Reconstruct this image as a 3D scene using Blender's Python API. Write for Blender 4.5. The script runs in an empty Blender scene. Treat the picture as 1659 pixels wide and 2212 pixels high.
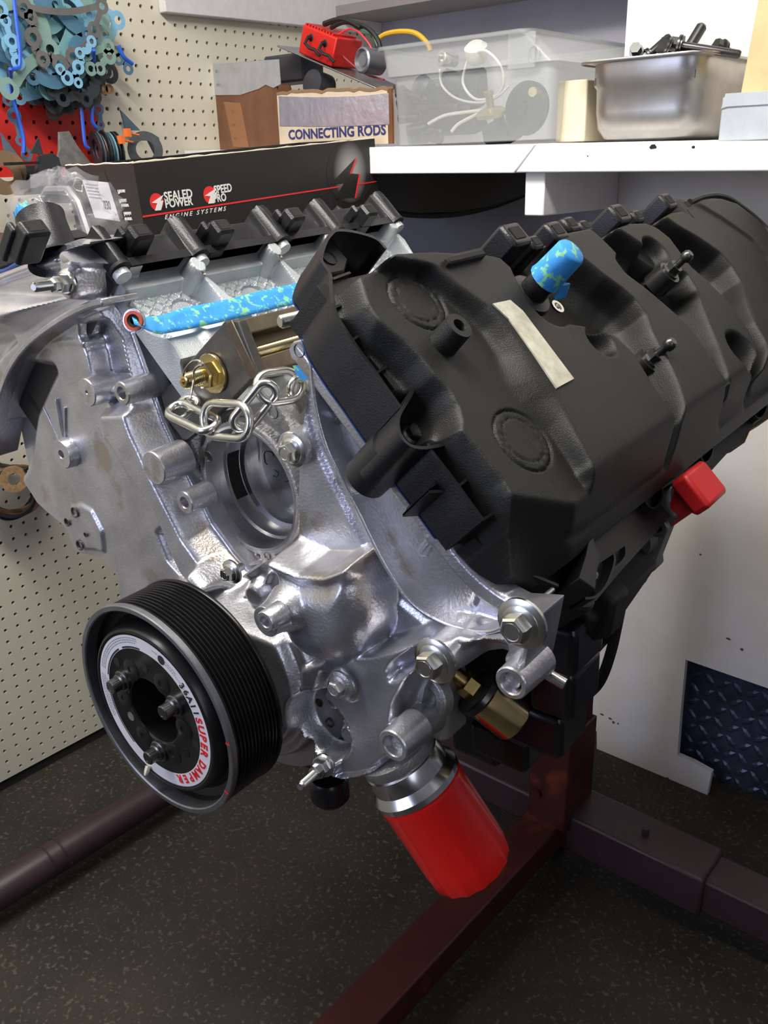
import bpy, bmesh, math, random
import numpy as np
from mathutils import Vector, Matrix
random.seed(7); rng = np.random.default_rng(7)
SC = bpy.context.scene
COL = SC.collection
# ------------------------------------------------------------------ camera
FPX = 1911.0
RC = np.array([[0.7631900160894476, 0.645678955569543, -0.025292008145125056],
               [0.21822656467021018, -0.29438925033766117, -0.9304365296772629],
               [-0.6082089820231428, 0.7045804820034782, -0.3655792370555505]])
CP = np.array([1.5664958, -1.1300542, 1.1721555])
cam = bpy.data.cameras.new('camera'); camo = bpy.data.objects.new('camera', cam); COL.objects.link(camo)
cam.sensor_fit = 'VERTICAL'; cam.sensor_height = 34.6; cam.lens = FPX / 2212 * 34.6
cam.clip_start = .02; cam.clip_end = 60
M = Matrix.Identity(4)
for i in range(3):
    M[i][0] = RC[0][i]; M[i][1] = -RC[1][i]; M[i][2] = -RC[2][i]; M[i][3] = CP[i]
camo.matrix_world = M
SC.camera = camo
# ------------------------------------------------------------------ world, lights, exposure
W = bpy.data.worlds.new('world'); SC.world = W; W.use_nodes = True
W.node_tree.nodes['Background'].inputs[0].default_value = (.62, .66, .8, 1)
W.node_tree.nodes['Background'].inputs[1].default_value = .05
def area(name, loc, target, size, power, color):
    l = bpy.data.lights.new(name, 'AREA'); l.shape = 'RECTANGLE'; l.size, l.size_y = size; l.energy = power; l.color = color
    o = bpy.data.objects.new(name, l); COL.objects.link(o); o.location = loc
    o.rotation_euler = (Vector(target) - Vector(loc)).to_track_quat('-Z', 'Y').to_euler()
    return o
area('ceiling_tube_light', (1.0, -.85, 2.15), (.7, -.05, 1.0), (1.2, .14), 31, (1, .955, .89))
area('left_fill_light', (.45, -1.55, 2.3), (.75, -.5, .9), (.16, 1.2), 16, (1, .95, .88))  # added fill lamp for highlights on the engine's left lobe, not a known fixture
area('garage_door_daylight', (3.36, -1.7, 1.5), (1, -.4, .9), (1.4, 1.6), 15, (.80, .86, 1))
area('window_daylight', (.55, -3.15, 1.25), (1.0, -.5, .8), (1.3, 1.1), 30, (.62, .70, 1))
SC.view_settings.view_transform = 'Standard'; SC.view_settings.look = 'None'
SC.view_settings.gamma = 1; SC.view_settings.use_curve_mapping = False
SC.view_settings.exposure = -0.02
# ------------------------------------------------------------------ helpers
def ray(px, py):
    return RC.T @ np.array([(px - 829.5) / FPX, (py - 1106) / FPX, 1.0])
def on(px, py, ax, val):                       # photograph pixel -> point of a world plane
    d = ray(px, py); return CP + d * (val - CP[ax]) / d[ax]
E0 = np.array([1.0165, -.79, .7595])           # crank centre, face of the pulley
YE = np.array([-.035, 1, .035]); YE /= np.linalg.norm(YE)
XE = np.cross(YE, [0, 0, 1.]); XE /= np.linalg.norm(XE); ZE = np.cross(XE, YE)
RE = np.c_[XE, YE, ZE]; CE = RE.T @ (CP - E0) * 1000; S2 = 2 ** .5
def hit(px, py, n, v):
    n = np.array(n, float); d = RE.T @ ray(px, py); return CE + d * (v - CE @ n) / (d @ n)
def E(px, py, ye): return hit(px, py, (0, 1, 0), ye)                 # engine mm on a cross plane
def B(px, py, b, s=1):                                               # (y, c) on the plane b of a bank
    p = hit(px, py, (s / S2, 0, 1 / S2), b); return (p[1], (s * p[0] - p[2]) / S2)
def Cc(px, py, c, s=1):                                              # (y, b) on the plane c of a bank
    p = hit(px, py, (s / S2, 0, -1 / S2), c); return (p[1], (s * p[0] + p[2]) / S2)
def bank(b, c, y, s=1): return np.array([s * (b + c) / S2, y, (b - c) / S2])
def e2w(v): return E0 + (np.asarray(v, float) @ RE.T) / 1000
def mat(name, col, rough=.5, metal=0., var=.0, vscale=40., bump=0., bscale=200., col2=None, spec=.5, coat=0., alpha=1., trans=0., dirt=None, vdetail=4, vlo=.35, vhi=.65):
    m = bpy.data.materials.new(name); m.use_nodes = True; nt = m.node_tree; N = nt.nodes; L = nt.links
    bs = N['Principled BSDF']
    bs.inputs['Base Color'].default_value = (*col, 1); bs.inputs['Roughness'].default_value = rough; bs.inputs['Metallic'].default_value = metal
    bs.inputs['Specular IOR Level'].default_value = spec; bs.inputs['Coat Weight'].default_value = coat
    if alpha < 1: bs.inputs['Alpha'].default_value = alpha
    if trans: bs.inputs['Transmission Weight'].default_value = trans
    tc = N.new('ShaderNodeTexCoord')
    if col2 or var:
        n = N.new('ShaderNodeTexNoise'); n.inputs['Scale'].default_value = vscale; n.inputs['Detail'].default_value = vdetail; n.inputs['Roughness'].default_value = .65
        L.new(tc.outputs['Object'], n.inputs['Vector'])
        r = N.new('ShaderNodeValToRGB'); r.color_ramp.elements[0].position = vlo; r.color_ramp.elements[1].position = vhi
        c2 = col2 or tuple(c * (1 - var) for c in col)
        r.color_ramp.elements[0].color = (*c2, 1); r.color_ramp.elements[1].color = (*col, 1)
        L.new(n.outputs['Fac'], r.inputs['Fac']); out = r.outputs['Color']
        if dirt:                                                    # dirt = (colour, scale, threshold)
            n2 = N.new('ShaderNodeTexNoise'); n2.inputs['Scale'].default_value = dirt[1]; n2.inputs['Detail'].default_value = 6
            L.new(tc.outputs['Object'], n2.inputs['Vector'])
            r2 = N.new('ShaderNodeValToRGB'); r2.color_ramp.elements[0].position = dirt[2]; r2.color_ramp.elements[1].position = dirt[2] + .06
            L.new(n2.outputs['Fac'], r2.inputs['Fac'])
            mx = N.new('ShaderNodeMix'); mx.data_type = 'RGBA'; L.new(r2.outputs['Color'], mx.inputs[0]); L.new(out, mx.inputs[6]); mx.inputs[7].default_value = (*dirt[0], 1)
            out = mx.outputs[2]
        L.new(out, bs.inputs['Base Color'])
    if bump:
        n = N.new('ShaderNodeTexNoise'); n.inputs['Scale'].default_value = bscale; n.inputs['Detail'].default_value = 3
        L.new(tc.outputs['Object'], n.inputs['Vector'])
        b = N.new('ShaderNodeBump'); b.inputs['Strength'].default_value = bump; b.inputs['Distance'].default_value = .001
        L.new(n.outputs['Fac'], b.inputs['Height']); L.new(b.outputs['Normal'], bs.inputs['Normal'])
    return m
def frame(o, w, up=(0, 0, 1)):                  # orthonormal frame whose third axis is w
    w = np.array(w, float); w /= np.linalg.norm(w); up = np.array(up, float)
    if abs(w @ up) > .95: up = np.array([1., 0, 0])
    u = np.cross(up, w); u /= np.linalg.norm(u); v = np.cross(w, u); return np.array(o, float), u, v, w
class MB:
    def __init__(s): s.V = []; s.F = []; s.I = []; s.n = 0
    def add(s, V, F, mi=0):
        V = np.asarray(V, float).reshape(-1, 3); k = s.n; s.V.append(V); s.F += [tuple(int(i) + k for i in f) for f in F]; s.I += [mi] * len(F); s.n += len(V); return s
    def box(s, lo, hi, fr=None, mi=0, ch=0.):
        (x0, y0, z0), (x1, y1, z1) = lo, hi
        if ch:
            return s.prism([(x0 + ch, y0), (x1 - ch, y0), (x1, y0 + ch), (x1, y1 - ch), (x1 - ch, y1), (x0 + ch, y1), (x0, y1 - ch), (x0, y0 + ch)], fr or (np.zeros(3), *np.eye(3)), z0, z1, mi, ch)
        V = np.array([(x, y, z) for z in (z0, z1) for y in (y0, y1) for x in (x0, x1)], float)
        if fr: V = fr[0] + V[:, :1] * fr[1] + V[:, 1:2] * fr[2] + V[:, 2:] * fr[3]
        return s.add(V, [(0, 2, 3, 1), (4, 5, 7, 6), (0, 1, 5, 4), (2, 6, 7, 3), (0, 4, 6, 2), (1, 3, 7, 5)], mi)
    def prism(s, poly, fr, h0, h1, mi=0, ch=0.):
        P = np.array(poly, float)
        x, y = P[:, 0], P[:, 1]
        if (x * np.roll(y, -1) - y * np.roll(x, -1)).sum() < 0: P = P[::-1]
        n = len(P); rings = []
        if h1 < h0: h0, h1 = h1, h0
        def inset(d):
            a = np.roll(P, 1, 0); b = np.roll(P, -1, 0)
            e1 = P - a; e2 = b - P; e1 /= np.linalg.norm(e1, axis=1)[:, None] + 1e-9; e2 /= np.linalg.norm(e2, axis=1)[:, None] + 1e-9
            n1 = np.c_[-e1[:, 1], e1[:, 0]]; n2 = np.c_[-e2[:, 1], e2[:, 0]]; m = n1 + n2; q = (m * n1).sum(1)[:, None]
            return P + m / np.maximum(q, .3) * d
        lv = [(P, h0), (P, h1)] if not ch else [(inset(ch), h0), (P, h0 + ch), (P, h1 - ch), (inset(ch), h1)]
        V = []
        for Q, h in lv: V.append(fr[0] + Q[:, :1] * fr[1] + Q[:, 1:] * fr[2] + h * np.ones((n, 1)) * fr[3])
        F = [tuple(range(n))[::-1], tuple(range((len(lv) - 1) * n, len(lv) * n))]
        for k in range(len(lv) - 1):
            for i in range(n): j = (i + 1) % n; F.append((k * n + i, k * n + j, (k + 1) * n + j, (k + 1) * n + i))
        return s.add(np.vstack(V), F, mi)
    def lathe(s, prof, fr, n=32, mi=0, caps=True, a0=0., hexa=False):
        V = []; F = []; m = len(prof)
        for r, h in prof:
            for k in range(n):
                a = a0 + 2 * math.pi * k / n; V.append(fr[0] + r * math.cos(a) * fr[1] + r * math.sin(a) * fr[2] + h * fr[3])
        for k in range(m - 1):
            for i in range(n): j = (i + 1) % n; F.append((k * n + i, k * n + j, (k + 1) * n + j, (k + 1) * n + i))
        if caps:
            if prof[0][0] > 1e-6: F.append(tuple(range(n))[::-1])
            if prof[-1][0] > 1e-6: F.append(tuple(range((m - 1) * n, m * n)))
        return s.add(V, F, mi)
    def tube(s, path, r, n=8, closed=False, mi=0, flat=1., up=(0, 0, 1)):
        P = np.array(path, float); m = len(P); V = []; F = []
        if closed: T = np.roll(P, -1, 0) - np.roll(P, 1, 0)
        else: T = np.gradient(P, axis=0)
        T /= np.linalg.norm(T, axis=1)[:, None] + 1e-12
        u = np.cross(np.array(up, float), T[0])
        if np.linalg.norm(u) < .1: u = np.cross([1., .1, 0], T[0])
        rr = np.broadcast_to(np.asarray(r, float), (m,))
        for k in range(m):
            u = u - T[k] * (u @ T[k]); u /= np.linalg.norm(u); v = np.cross(T[k], u)
            for i in range(n):
                a = 2 * math.pi * i / n; V.append(P[k] + rr[k] * (math.cos(a) * u + flat * math.sin(a) * v))
        for k in range(m if closed else m - 1):
            q = (k + 1) % m
            for i in range(n): j = (i + 1) % n; F.append((k * n + i, k * n + j, q * n + j, q * n + i))
        if not closed: F += [tuple(range(n))[::-1], tuple(range((m - 1) * n, m * n))]
        return s.add(V, F, mi)
    def strip(s, path, h0, h1, fr, th, mi=0):   # thin upright wall following a 2-D path
        P = np.array(path, float); T = np.gradient(P, axis=0); T /= np.linalg.norm(T, axis=1)[:, None] + 1e-9
        Nn = np.c_[-T[:, 1], T[:, 0]] * th / 2; n = len(P)
        h0 = np.broadcast_to(np.asarray(h0, float), (n,)); h1 = np.broadcast_to(np.asarray(h1, float), (n,))
        R_ = []
        for Q, h in ((P - Nn, h0), (P - Nn, h1), (P + Nn, h1), (P + Nn, h0)): R_.append(fr[0] + Q[:, :1] * fr[1] + Q[:, 1:] * fr[2] + h[:, None] * fr[3])
        F = []
        for k in range(4):
            k2 = (k + 1) % 4
            for i in range(n - 1): F.append((k * n + i, k * n + i + 1, k2 * n + i + 1, k2 * n + i))
        F += [(0, n, 2 * n, 3 * n), (n - 1, 4 * n - 1, 3 * n - 1, 2 * n - 1)]
        return s.add(np.vstack(R_), F, mi)
    def grid(s, fn, U, Vv, H, mask, base=None, mi=0, sd=None):   # fn(u, v, h) -> points; height field with cut-out and side walls
        nu, nv = H.shape; UU, VV = np.meshgrid(U, Vv, indexing='ij'); idx = -np.ones((nu, nv), int)
        if sd is not None:                       # move the outermost vertices onto the outline
            g = U[1] - U[0]; mask = sd < g * .75; gu, gv = np.gradient(sd, U, Vv); q = np.abs(sd) < g * 1.05; L2 = gu ** 2 + gv ** 2 + 1e-6
            out = mask & ~(np.roll(mask, 1, 0) & np.roll(mask, -1, 0) & np.roll(mask, 1, 1) & np.roll(mask, -1, 1) & np.roll(np.roll(mask, 1, 0), 1, 1) & np.roll(np.roll(mask, -1, 0), -1, 1) & np.roll(np.roll(mask, 1, 0), -1, 1) & np.roll(np.roll(mask, -1, 0), 1, 1))
            k = np.where(out & (np.abs(sd) < g * 2), 1., 0.); UU = UU - k * sd * gu / L2; VV = VV - k * sd * gv / L2
        cm = mask[:-1, :-1] & mask[1:, :-1] & mask[:-1, 1:] & mask[1:, 1:]
        use = np.zeros((nu, nv), bool)
        for a in (0, 1):
            for b in (0, 1): use[a:nu - 1 + a, b:nv - 1 + b] |= cm
        idx[use] = np.arange(use.sum()); V = fn(UU[use], VV[use], H[use])
        i, j = np.nonzero(cm); F = np.c_[idx[i, j], idx[i + 1, j], idx[i + 1, j + 1], idx[i, j + 1]].tolist()
        if base is not None:
            k = use.sum(); V2 = fn(UU[use], VV[use], np.minimum(H[use], base[use]) if np.ndim(base) else np.full(use.sum(), float(base)))
            pad = np.zeros((nu + 1, nv + 1), bool); pad[1:-1, 1:-1] = cm  # pad[i+1,j+1]=cm[i,j]
            used = {}; extra = []
            def b_(q):
                if q not in used: used[q] = k + len(extra); extra.append(V2[q])
                return used[q]
            for (ii, jj) in zip(i, j):
                c = [idx[ii, jj], idx[ii + 1, jj], idx[ii + 1, jj + 1], idx[ii, jj + 1]]
                for d, (di, dj) in enumerate(((0, -1), (1, 0), (0, 1), (-1, 0))):
                    if not pad[ii + 1 + di, jj + 1 + dj]:
                        p, q = c[d], c[(d + 1) % 4]; F.append((q, p, b_(int(p)), b_(int(q))))
            V = np.vstack([V] + ([np.array(extra)] if extra else []))
        return s.add(V, F, mi)
WLOC = {}
def obj(name, mb, mats, parent=None, sharp=32, world=True, smooth=True, bevel=0, loc=None):
    """links ONE mesh object; engine parts come in engine millimetres (world=False)"""
    V = np.vstack(mb.V)
    if not world: V = e2w(V)
    c = np.array(loc, float) if loc is not None else (V.min(0) + V.max(0)) / 2
    me = bpy.data.meshes.new(name); me.from_pydata((V - c).tolist(), [], mb.F)
    for m in (mats if isinstance(mats, (list, tuple)) else [mats]): me.materials.append(m)
    me.polygons.foreach_set('material_index', mb.I)
    if smooth:
        me.polygons.foreach_set('use_smooth', [True] * len(me.polygons))
        me.validate(); me.set_sharp_from_angle(angle=math.radians(sharp))
    me.update()
    o = bpy.data.objects.new(name, me); COL.objects.link(o)
    link(o, c, parent)
    if bevel:
        b = o.modifiers.new('bevel', 'BEVEL'); b.width = bevel; b.segments = 2; b.limit_method = 'ANGLE'; b.angle_limit = math.radians(40)
    return o
def link(o, c, parent):
    WLOC[o] = np.array(c, float)
    if parent is not None: o.parent = parent; o.location = WLOC[o] - WLOC[parent]
    else: o.location = c
def tag(o, label=None, cat=None, group=None, kind=None):
    if label: o['label'] = label
    if cat: o['category'] = cat
    if group: o['group'] = group
    if kind: o['kind'] = kind
    return o
def thing(name, loc, label, cat, group=None):
    o = bpy.data.objects.new(name, None); COL.objects.link(o); o.empty_display_size = .02; link(o, loc, None); return tag(o, label, cat, group)
def eo(name, mb, m, parent, **k): return obj(name, mb, m, parent, world=False, **k)
def text(s, fr, size, m, name, parent, align='LEFT', sx=1., thick=0., italic=0.):
    """flat print: lettering laid on the plane of a frame (origin, right, up, normal)"""
    cu = bpy.data.curves.new('t', 'FONT'); cu.body = s; cu.size = size; cu.align_x = align; cu.offset = thick; cu.shear = italic; cu.resolution_u = 3; cu.extrude = .00015
    to = bpy.data.objects.new('t', cu); COL.objects.link(to); dg = bpy.context.evaluated_depsgraph_get()
    me = bpy.data.meshes.new_from_object(to.evaluated_get(dg)); bpy.data.objects.remove(to); me.materials.clear(); me.materials.append(m)
    V = np.array([v.co[:] for v in me.vertices]) * [sx, 1, 1]
    P = fr[0] + V[:, :1] * fr[1] + V[:, 1:2] * fr[2] + V[:, 2:] * fr[3]
    c = P.mean(0)
    for v, p in zip(me.vertices, P - c): v.co = p
    me.name = name; o = bpy.data.objects.new(name, me); COL.objects.link(o); link(o, c, parent); return o
# signed distances (negative inside)
def sdpoly(P, X, Y):
    P = np.array(P, float); d = np.full(X.shape, 1e18); ins = np.zeros(X.shape, bool)
    for a, b in zip(P, np.roll(P, -1, 0)):
        ex, ey = b - a; wx, wy = X - a[0], Y - a[1]; t = np.clip((wx * ex + wy * ey) / (ex * ex + ey * ey + 1e-12), 0, 1)
        d = np.minimum(d, (wx - ex * t) ** 2 + (wy - ey * t) ** 2)
        c = ((a[1] <= Y) != (b[1] <= Y)); xx = a[0] + (Y - a[1]) / (b[1] - a[1] + 1e-12) * ex; ins ^= c & (X < xx)
    return np.where(ins, -1, 1) * np.sqrt(d)
def sdline(P, X, Y):
    P = np.array(P, float); d = np.full(X.shape, 1e18)
    for a, b in zip(P[:-1], P[1:]):
        ex, ey = b - a; wx, wy = X - a[0], Y - a[1]; t = np.clip((wx * ex + wy * ey) / (ex * ex + ey * ey + 1e-12), 0, 1)
        d = np.minimum(d, (wx - ex * t) ** 2 + (wy - ey * t) ** 2)
    return np.sqrt(d)
def st(d, w):                                   # 1 inside, 0 outside, smooth over w
    t = np.clip(.5 - d / w, 0, 1); return t * t * (3 - 2 * t)
def smax(a, b, k=4.):
    h = np.clip(.5 + .5 * (a - b) / k, 0, 1); return b * (1 - h) + a * h + k * h * (1 - h)
def spline(P, n=6, closed=False):
    P = np.array(P, float); m = len(P); out = []
    for i in range(m if closed else m - 1):
        p = [P[(i + k) % m] if closed else P[min(max(i + k, 0), m - 1)] for k in (-1, 0, 1, 2)]
        for t in np.arange(n) / n:
            out.append(.5 * (2 * p[1] + (p[2] - p[0]) * t + (2 * p[0] - 5 * p[1] + 4 * p[2] - p[3]) * t * t + (-p[0] + 3 * p[1] - 3 * p[2] + p[3]) * t ** 3))
    if not closed: out.append(P[-1])
    return np.array(out)
# ------------------------------------------------------------------ materials
ALU = mat('cast_aluminium', (.66, .66, .71), .31, .84, var=.28, vscale=14, bump=.3, bscale=420, dirt=((.47, .43, .39), 17, .60))
ALU_D = mat('cast_aluminium_dull', (.50, .49, .48), .42, .8, var=.3, vscale=25, bump=.5, bscale=500)
ALU_M = mat('machined_aluminium', (.62, .62, .64), .28, 1, var=.12, vscale=60, bump=.1, bscale=300)
HEADM = mat('sandblasted_aluminium', (.60, .64, .66), .5, .6, var=.15, vscale=30, bump=.5, bscale=700)
BLK = mat('black_plastic', (.009, .009, .011), .36, 0, var=.3, vscale=14, bump=.25, bscale=900, spec=.5)
BLKP = mat('black_plastic_grained', (.0095, .0095, .0082), .5, 0, spec=.42, var=.2, vscale=12, bump=.4, bscale=1100)
BLKG = mat('black_gloss', (.009, .009, .01), .28, 0, var=.2)
DARK = mat('black_steel', (.012, .012, .012), .6, .3, bump=.3)
CAST = mat('grey_cast', (.17, .17, .16), .5, .6, var=.3, vscale=60, bump=.4)
ZINC = mat('zinc_plated_steel', (.72, .72, .68), .25, 1, var=.15, vscale=120)
GOLD = mat('yellow_zinc', (.78, .60, .27), .2, 1, var=.2, vscale=90, col2=(.62, .56, .32))
RED = mat('red_paint', (.86, .014, .010), .28, 0, coat=.3, spec=.4)
BLUEG = mat('blue_gasket', (.012, .045, .17), .5)
TAPE = mat('blue_masking_tape', (.03, .27, .68), .6, 0, vscale=120, col2=(.20, .55, .30), vlo=.40, vhi=.46, vdetail=2, bump=.4, bscale=150)
WHITE = mat('white_paint', (.80, .79, .80), .42, 0, var=.06, vscale=9, bump=.3, bscale=60, dirt=((.45, .43, .40), 22, .72))
PEG = mat('cream_pegboard', (.62, .585, .475), .55, 0, var=.05, vscale=6, dirt=((.5, .47, .38), 9, .73))
PEGR = mat('red_pegboard', (.55, .02, .015), .5)
HOLE = mat('dark_void', (.012, .011, .01), .9)
STEELG = mat('dark_grey_steel', (.17, .16, .15), .42, .8, var=.35, vscale=30, bump=.2)
STAND = mat('dark_red_paint', (.062, .011, .009), .38, 0, var=.35, vscale=11, bump=.2, bscale=80, dirt=((.15, .028, .010), 9, .60))
STANDP = mat('purple_brown_paint', (.042, .022, .026), .45, 0, var=.3, vscale=14, dirt=((.5, .07, .02), 55, .72))
# ------------------------------------------------------------------ the setting
AX = (np.zeros(3), np.array([1., 0, 0]), np.array([0, 1., 0]), np.array([0, 0, 1.]))
XZ = lambda y: (np.array([0., y, 0]), np.array([1., 0, 0]), np.array([0, 0, 1.]), np.array([0, 1., 0]))   # u=x, v=z, w=+y
YZ = lambda x: (np.array([x, 0., 0]), np.array([0, 1., 0]), np.array([0, 0, 1.]), np.array([1., 0, 0]))   # u=y, v=z, w=+x
YS, YP, YB = .09, .345, .70                      # shelf front, plywood sheet, back wall
FLOOR = mat('stained_concrete', (.036, .029, .019), .68, 0, vscale=4, col2=(.014, .0125, .009), vdetail=9, vlo=.32, vhi=.7, bump=.5, bscale=60, dirt=((.08, .066, .045), 130, .585))
m = MB(); m.box((-.1, -3.2, -.05), (3.4, .8, 0)); tag(obj('floor', m, FLOOR, smooth=False), kind='structure')
WALLG = mat('grey_lavender_paint', (.36, .36, .42), .6, 0, var=.12, vscale=5)
m = MB(); m.box((-.1, YB, 0), (3.4, YB + .05, 2.6)); tag(obj('wall_back', m, WALLG, smooth=False), kind='structure')
m = MB(); m.box((-.1, -3.2, 2.6), (3.4, .8, 2.65)); tag(obj('ceiling', m, mat('ceiling_paint', (.6, .58, .55), .8), smooth=False), kind='structure')
m = MB(); m.box((3.4, -3.2, 0), (3.45, .8, 2.6)); tag(obj('wall_right', m, mat('shop_wall_paint', (.24, .24, .26), .7), smooth=False), kind='structure')
m = MB(); m.box((-.1, -3.25, 0), (3.45, -3.2, 2.6)); tag(obj('wall_front', m, bpy.data.materials['shop_wall_paint'], smooth=False), kind='structure')
# pegboard: every hole is a real hole on the 1 inch grid, dark studs' cavity behind
m = MB(); G = .0254; HR = .0037
ry0 = on(232, 290, 0, 0)[1]; rz1 = on(100, 150, 0, 0)[2]; rz0 = on(60, 372, 0, 0)[2]
oc = [(math.cos(math.pi / 4 * k + math.pi / 8), math.sin(math.pi / 4 * k + math.pi / 8)) for k in range(8)]
sq = [(1, .414), (.414, 1), (-.414, 1), (-1, .414), (-1, -.414), (-.414, -1), (.414, -1), (1, -.414)]
for i in range(-33, 28):
    for j in range(-15, 57):
        y, z = i * G, 1.46 - j * G
        if z - G / 2 < .0: continue
        mi = 1 if (y < ry0 and rz0 < z < rz1) else 0
        V = [(0, y + a * HR, z + b * HR) for a, b in oc]
        V += [(0, y + a * G / 2, z + b * G / 2) for a, b in sq]
        V += [(0, y + sy * G / 2, z + sz * G / 2) for sy, sz in ((1, 1), (-1, 1), (-1, -1), (1, -1))]
        V += [(-.006, y + a * HR, z + b * HR) for a, b in oc]
        F = [(k, 8 + k, 8 + (k + 1) % 8, (k + 1) % 8) for k in range(8)] + [(8, 16, 9), (10, 17, 11), (12, 18, 13), (14, 19, 15)] + [(k, (k + 1) % 8, 20 + (k + 1) % 8, 20 + k) for k in range(8)]
        m.add(V, F, mi)
m.add([(-.0061, -.86, 0), (-.0061, .71, 0), (-.0061, .71, 1.9), (-.0061, -.86, 1.9)], [(0, 1, 2, 3)], 2)
m.box((-.03, .702, 0), (.0, .71, 1.9), mi=0)
m.box((-.03, -3.2, 0), (0, 27.5 * -G - .16, 2.6), mi=0); m.box((-.03, -.9, 1.853), (0, .7, 2.6), mi=0)
tag(obj('wall_left', m, [PEG, PEGR, HOLE], smooth=False), kind='structure')
# board fixed along the top of the pegboard
z0, z1 = 1.458, 1.72; ya = on(372, 30, 0, .04)[1]
m = MB(); m.prism([(ya, z0 - .006), (YB, z0 + .006), (YB, z1), (ya + .0, z1)], YZ(0), .001, .022); tag(obj('trim_1', m, mat('board_paint', (.62, .60, .60), .5, var=.1), bevel=.002), kind='structure')
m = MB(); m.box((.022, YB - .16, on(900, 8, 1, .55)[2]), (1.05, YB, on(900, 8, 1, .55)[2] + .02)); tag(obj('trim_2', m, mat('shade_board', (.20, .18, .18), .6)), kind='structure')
# plywood sheet standing on the floor, its corner cut away
yp = YP; q = lambda x, y: tuple(on(x, y, 1, yp)[[0, 2]])
a = q(1285, 1492); xl = q(1330, 400)[0]
pl = [q(1289, 1620), q(1360, 1656), q(1445, 1697), q(1525, 1731), q(1537, 1669), q(1498, 1647), q(1463, 1632), q(1470, 1540), q(1481, 1425), q(1570, 1456), q(1659, 1487), q(1900, 1570), (2.4, 1.15), (2.4, 2.5), (xl, 2.5), (xl, 1.25), (xl - .003, 1.0), (xl + .004, .7), q(1281, 1492), q(1280, 1574), q(1289, 1580)]
PLYW = mat('weathered_white_plywood', (.74, .73, .75), .4, 0, vscale=3.2, col2=(.66, .61, .52), bump=.35, bscale=35, dirt=((.42, .38, .30), 14, .70))
m = MB(); m.prism(pl, XZ(yp), 0, .012); ply = obj('plywood_sheet', m, PLYW, smooth=False); tag(ply, 'white painted plywood sheet with a notched lower edge standing behind the engine stand', 'plywood')
# stains and chipped spots on the sheet
def spot_mesh(m, cx, cy, r, fr, h0, h1, n=11, sx=1.):
    P = [(cx + sx * r * (.7 + .5 * random.random()) * math.cos(2 * math.pi * k / n), cy + r * (.7 + .5 * random.random()) * math.sin(2 * math.pi * k / n)) for k in range(n)]
    m.prism(P, fr, h0, h1)
m = MB()
for (x, y, r, s_) in ((1325, 1560, 3, 1), (1318, 1552, 2, 2), (1335, 1563, 2, 1), (1442, 1682, 3, 1), (1430, 1080, 2.2, 2), (1513, 1198, 2, 1), (1603, 1403, 3, 1), (1300, 1543, 1.6, 3), (1574, 1380, 2, 2)):
    c = q(x, y); spot_mesh(m, c[0], c[1], r * .0011, XZ(yp - .0006), 0, .0007, sx=s_)
obj('paint_chip', m, mat('bare_wood', (.09, .07, .06), .8), ply, smooth=False)['kind'] = 'stuff'
# diamond plate leaning behind the cut-away corner
PLATE = mat('blue_grey_plate', (.10, .13, .20), .36, .6, var=.5, vscale=16, bump=.3, bscale=120)
m = MB(); yd = .40; dx0 = on(1440, 1500, 1, yd)[0]
m.box((dx0, yd, .0), (dx0 + .75, yd + .004, .55)); dp = obj('diamond_plate', m, PLATE, smooth=False)
tag(dp, 'dark blue grey diamond tread plate standing on the floor behind the plywood cut-out', 'metal plate')
m = MB(); k = 0; st_ = .030
for i in range(26):
    for j in range(20):
        cx, cz = dx0 + .055 + i * st_ * .9, .01 + j * st_; 
        if cx > dx0 + .74: continue
        an = math.radians(38 if (i + j) % 2 else -52); ca, sa = math.cos(an), math.sin(an)
        P = [(cx + u * ca - v * sa, cz + u * sa + v * ca) for u, v in ((-.016, 0), (-.008, .0058), (.008, .0058), (.016, 0), (.008, -.0058), (-.008, -.0058))]
        V = [(x_, yd, z_) for x_, z_ in P] + [(cx + (x_ - cx) * .45, yd - .0032, cz + (z_ - cz) * .45) for x_, z_ in P]
        m.add(V, [(n, (n + 1) % 6, 6 + (n + 1) % 6, 6 + n) for n in range(6)] + [(6, 7, 8, 9, 10, 11)])
tag(obj('tread', m, PLATE, dp, smooth=False), kind='stuff')
# shelf
shelf = thing('wall_shelf', (0.9, YS, 1.157), 'thick white painted wooden shelf running along the back wall above the engine', 'shelf')
q = lambda x, y: tuple(on(x, y, 1, YS)[[0, 2]])
jt, jb = q(1160, 312), q(1112, 373)
m = MB(); m.prism([(0.004, 1.1600), (.3, 1.1595), (jb[0] - .002, q(1112, 374)[1]), (jt[0] - .004, q(1160, 312)[1]), (.5, q(820, 317)[1]), (0.004, 1.2085)], XZ(YS), 0, .038)
obj('front_board', m, WHITE, shelf, bevel=.0015)
m = MB(); m.prism([(jb[0] + .002, q(1112, 373)[1]), (2.3, q(1659, 371)[1] - .01), (2.3, q(1659, 304)[1] - .02), (q(1500, 306)[0], q(1500, 306)[1]), (jt[0] + .001, q(1160, 310)[1])], XZ(YS), -.003, .035)
obj('front_board', m, WHITE, shelf, bevel=.0025)
zt = 1.186
slope = lambda P, y0_, y1_: (MB().add([(x, yy_, z + dz) for yy_ in (y0_, y1_) for (x, z) in P for dz in (0, -.02)], [(0, 2, 3, 1), (4, 5, 7, 6), (0, 4, 6, 2), (1, 3, 7, 5), (0, 1, 5, 4), (2, 6, 7, 3)]))
m = slope([(.004, 1.2085), (.83, 1.2090 - .0165 * .83)], YS + .0385, YB - .002); obj('shelf_board', m, WHITE, shelf)
m = slope([(.83, 1.2090 - .0165 * .83), (2.3, 1.2090 - .0165 * 2.3)], YS + .036, YP - .001); obj('shelf_board', m, WHITE, shelf)
bx0, bz0 = q(1123, 467); bx1 = q(1165, 467)[0]
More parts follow.
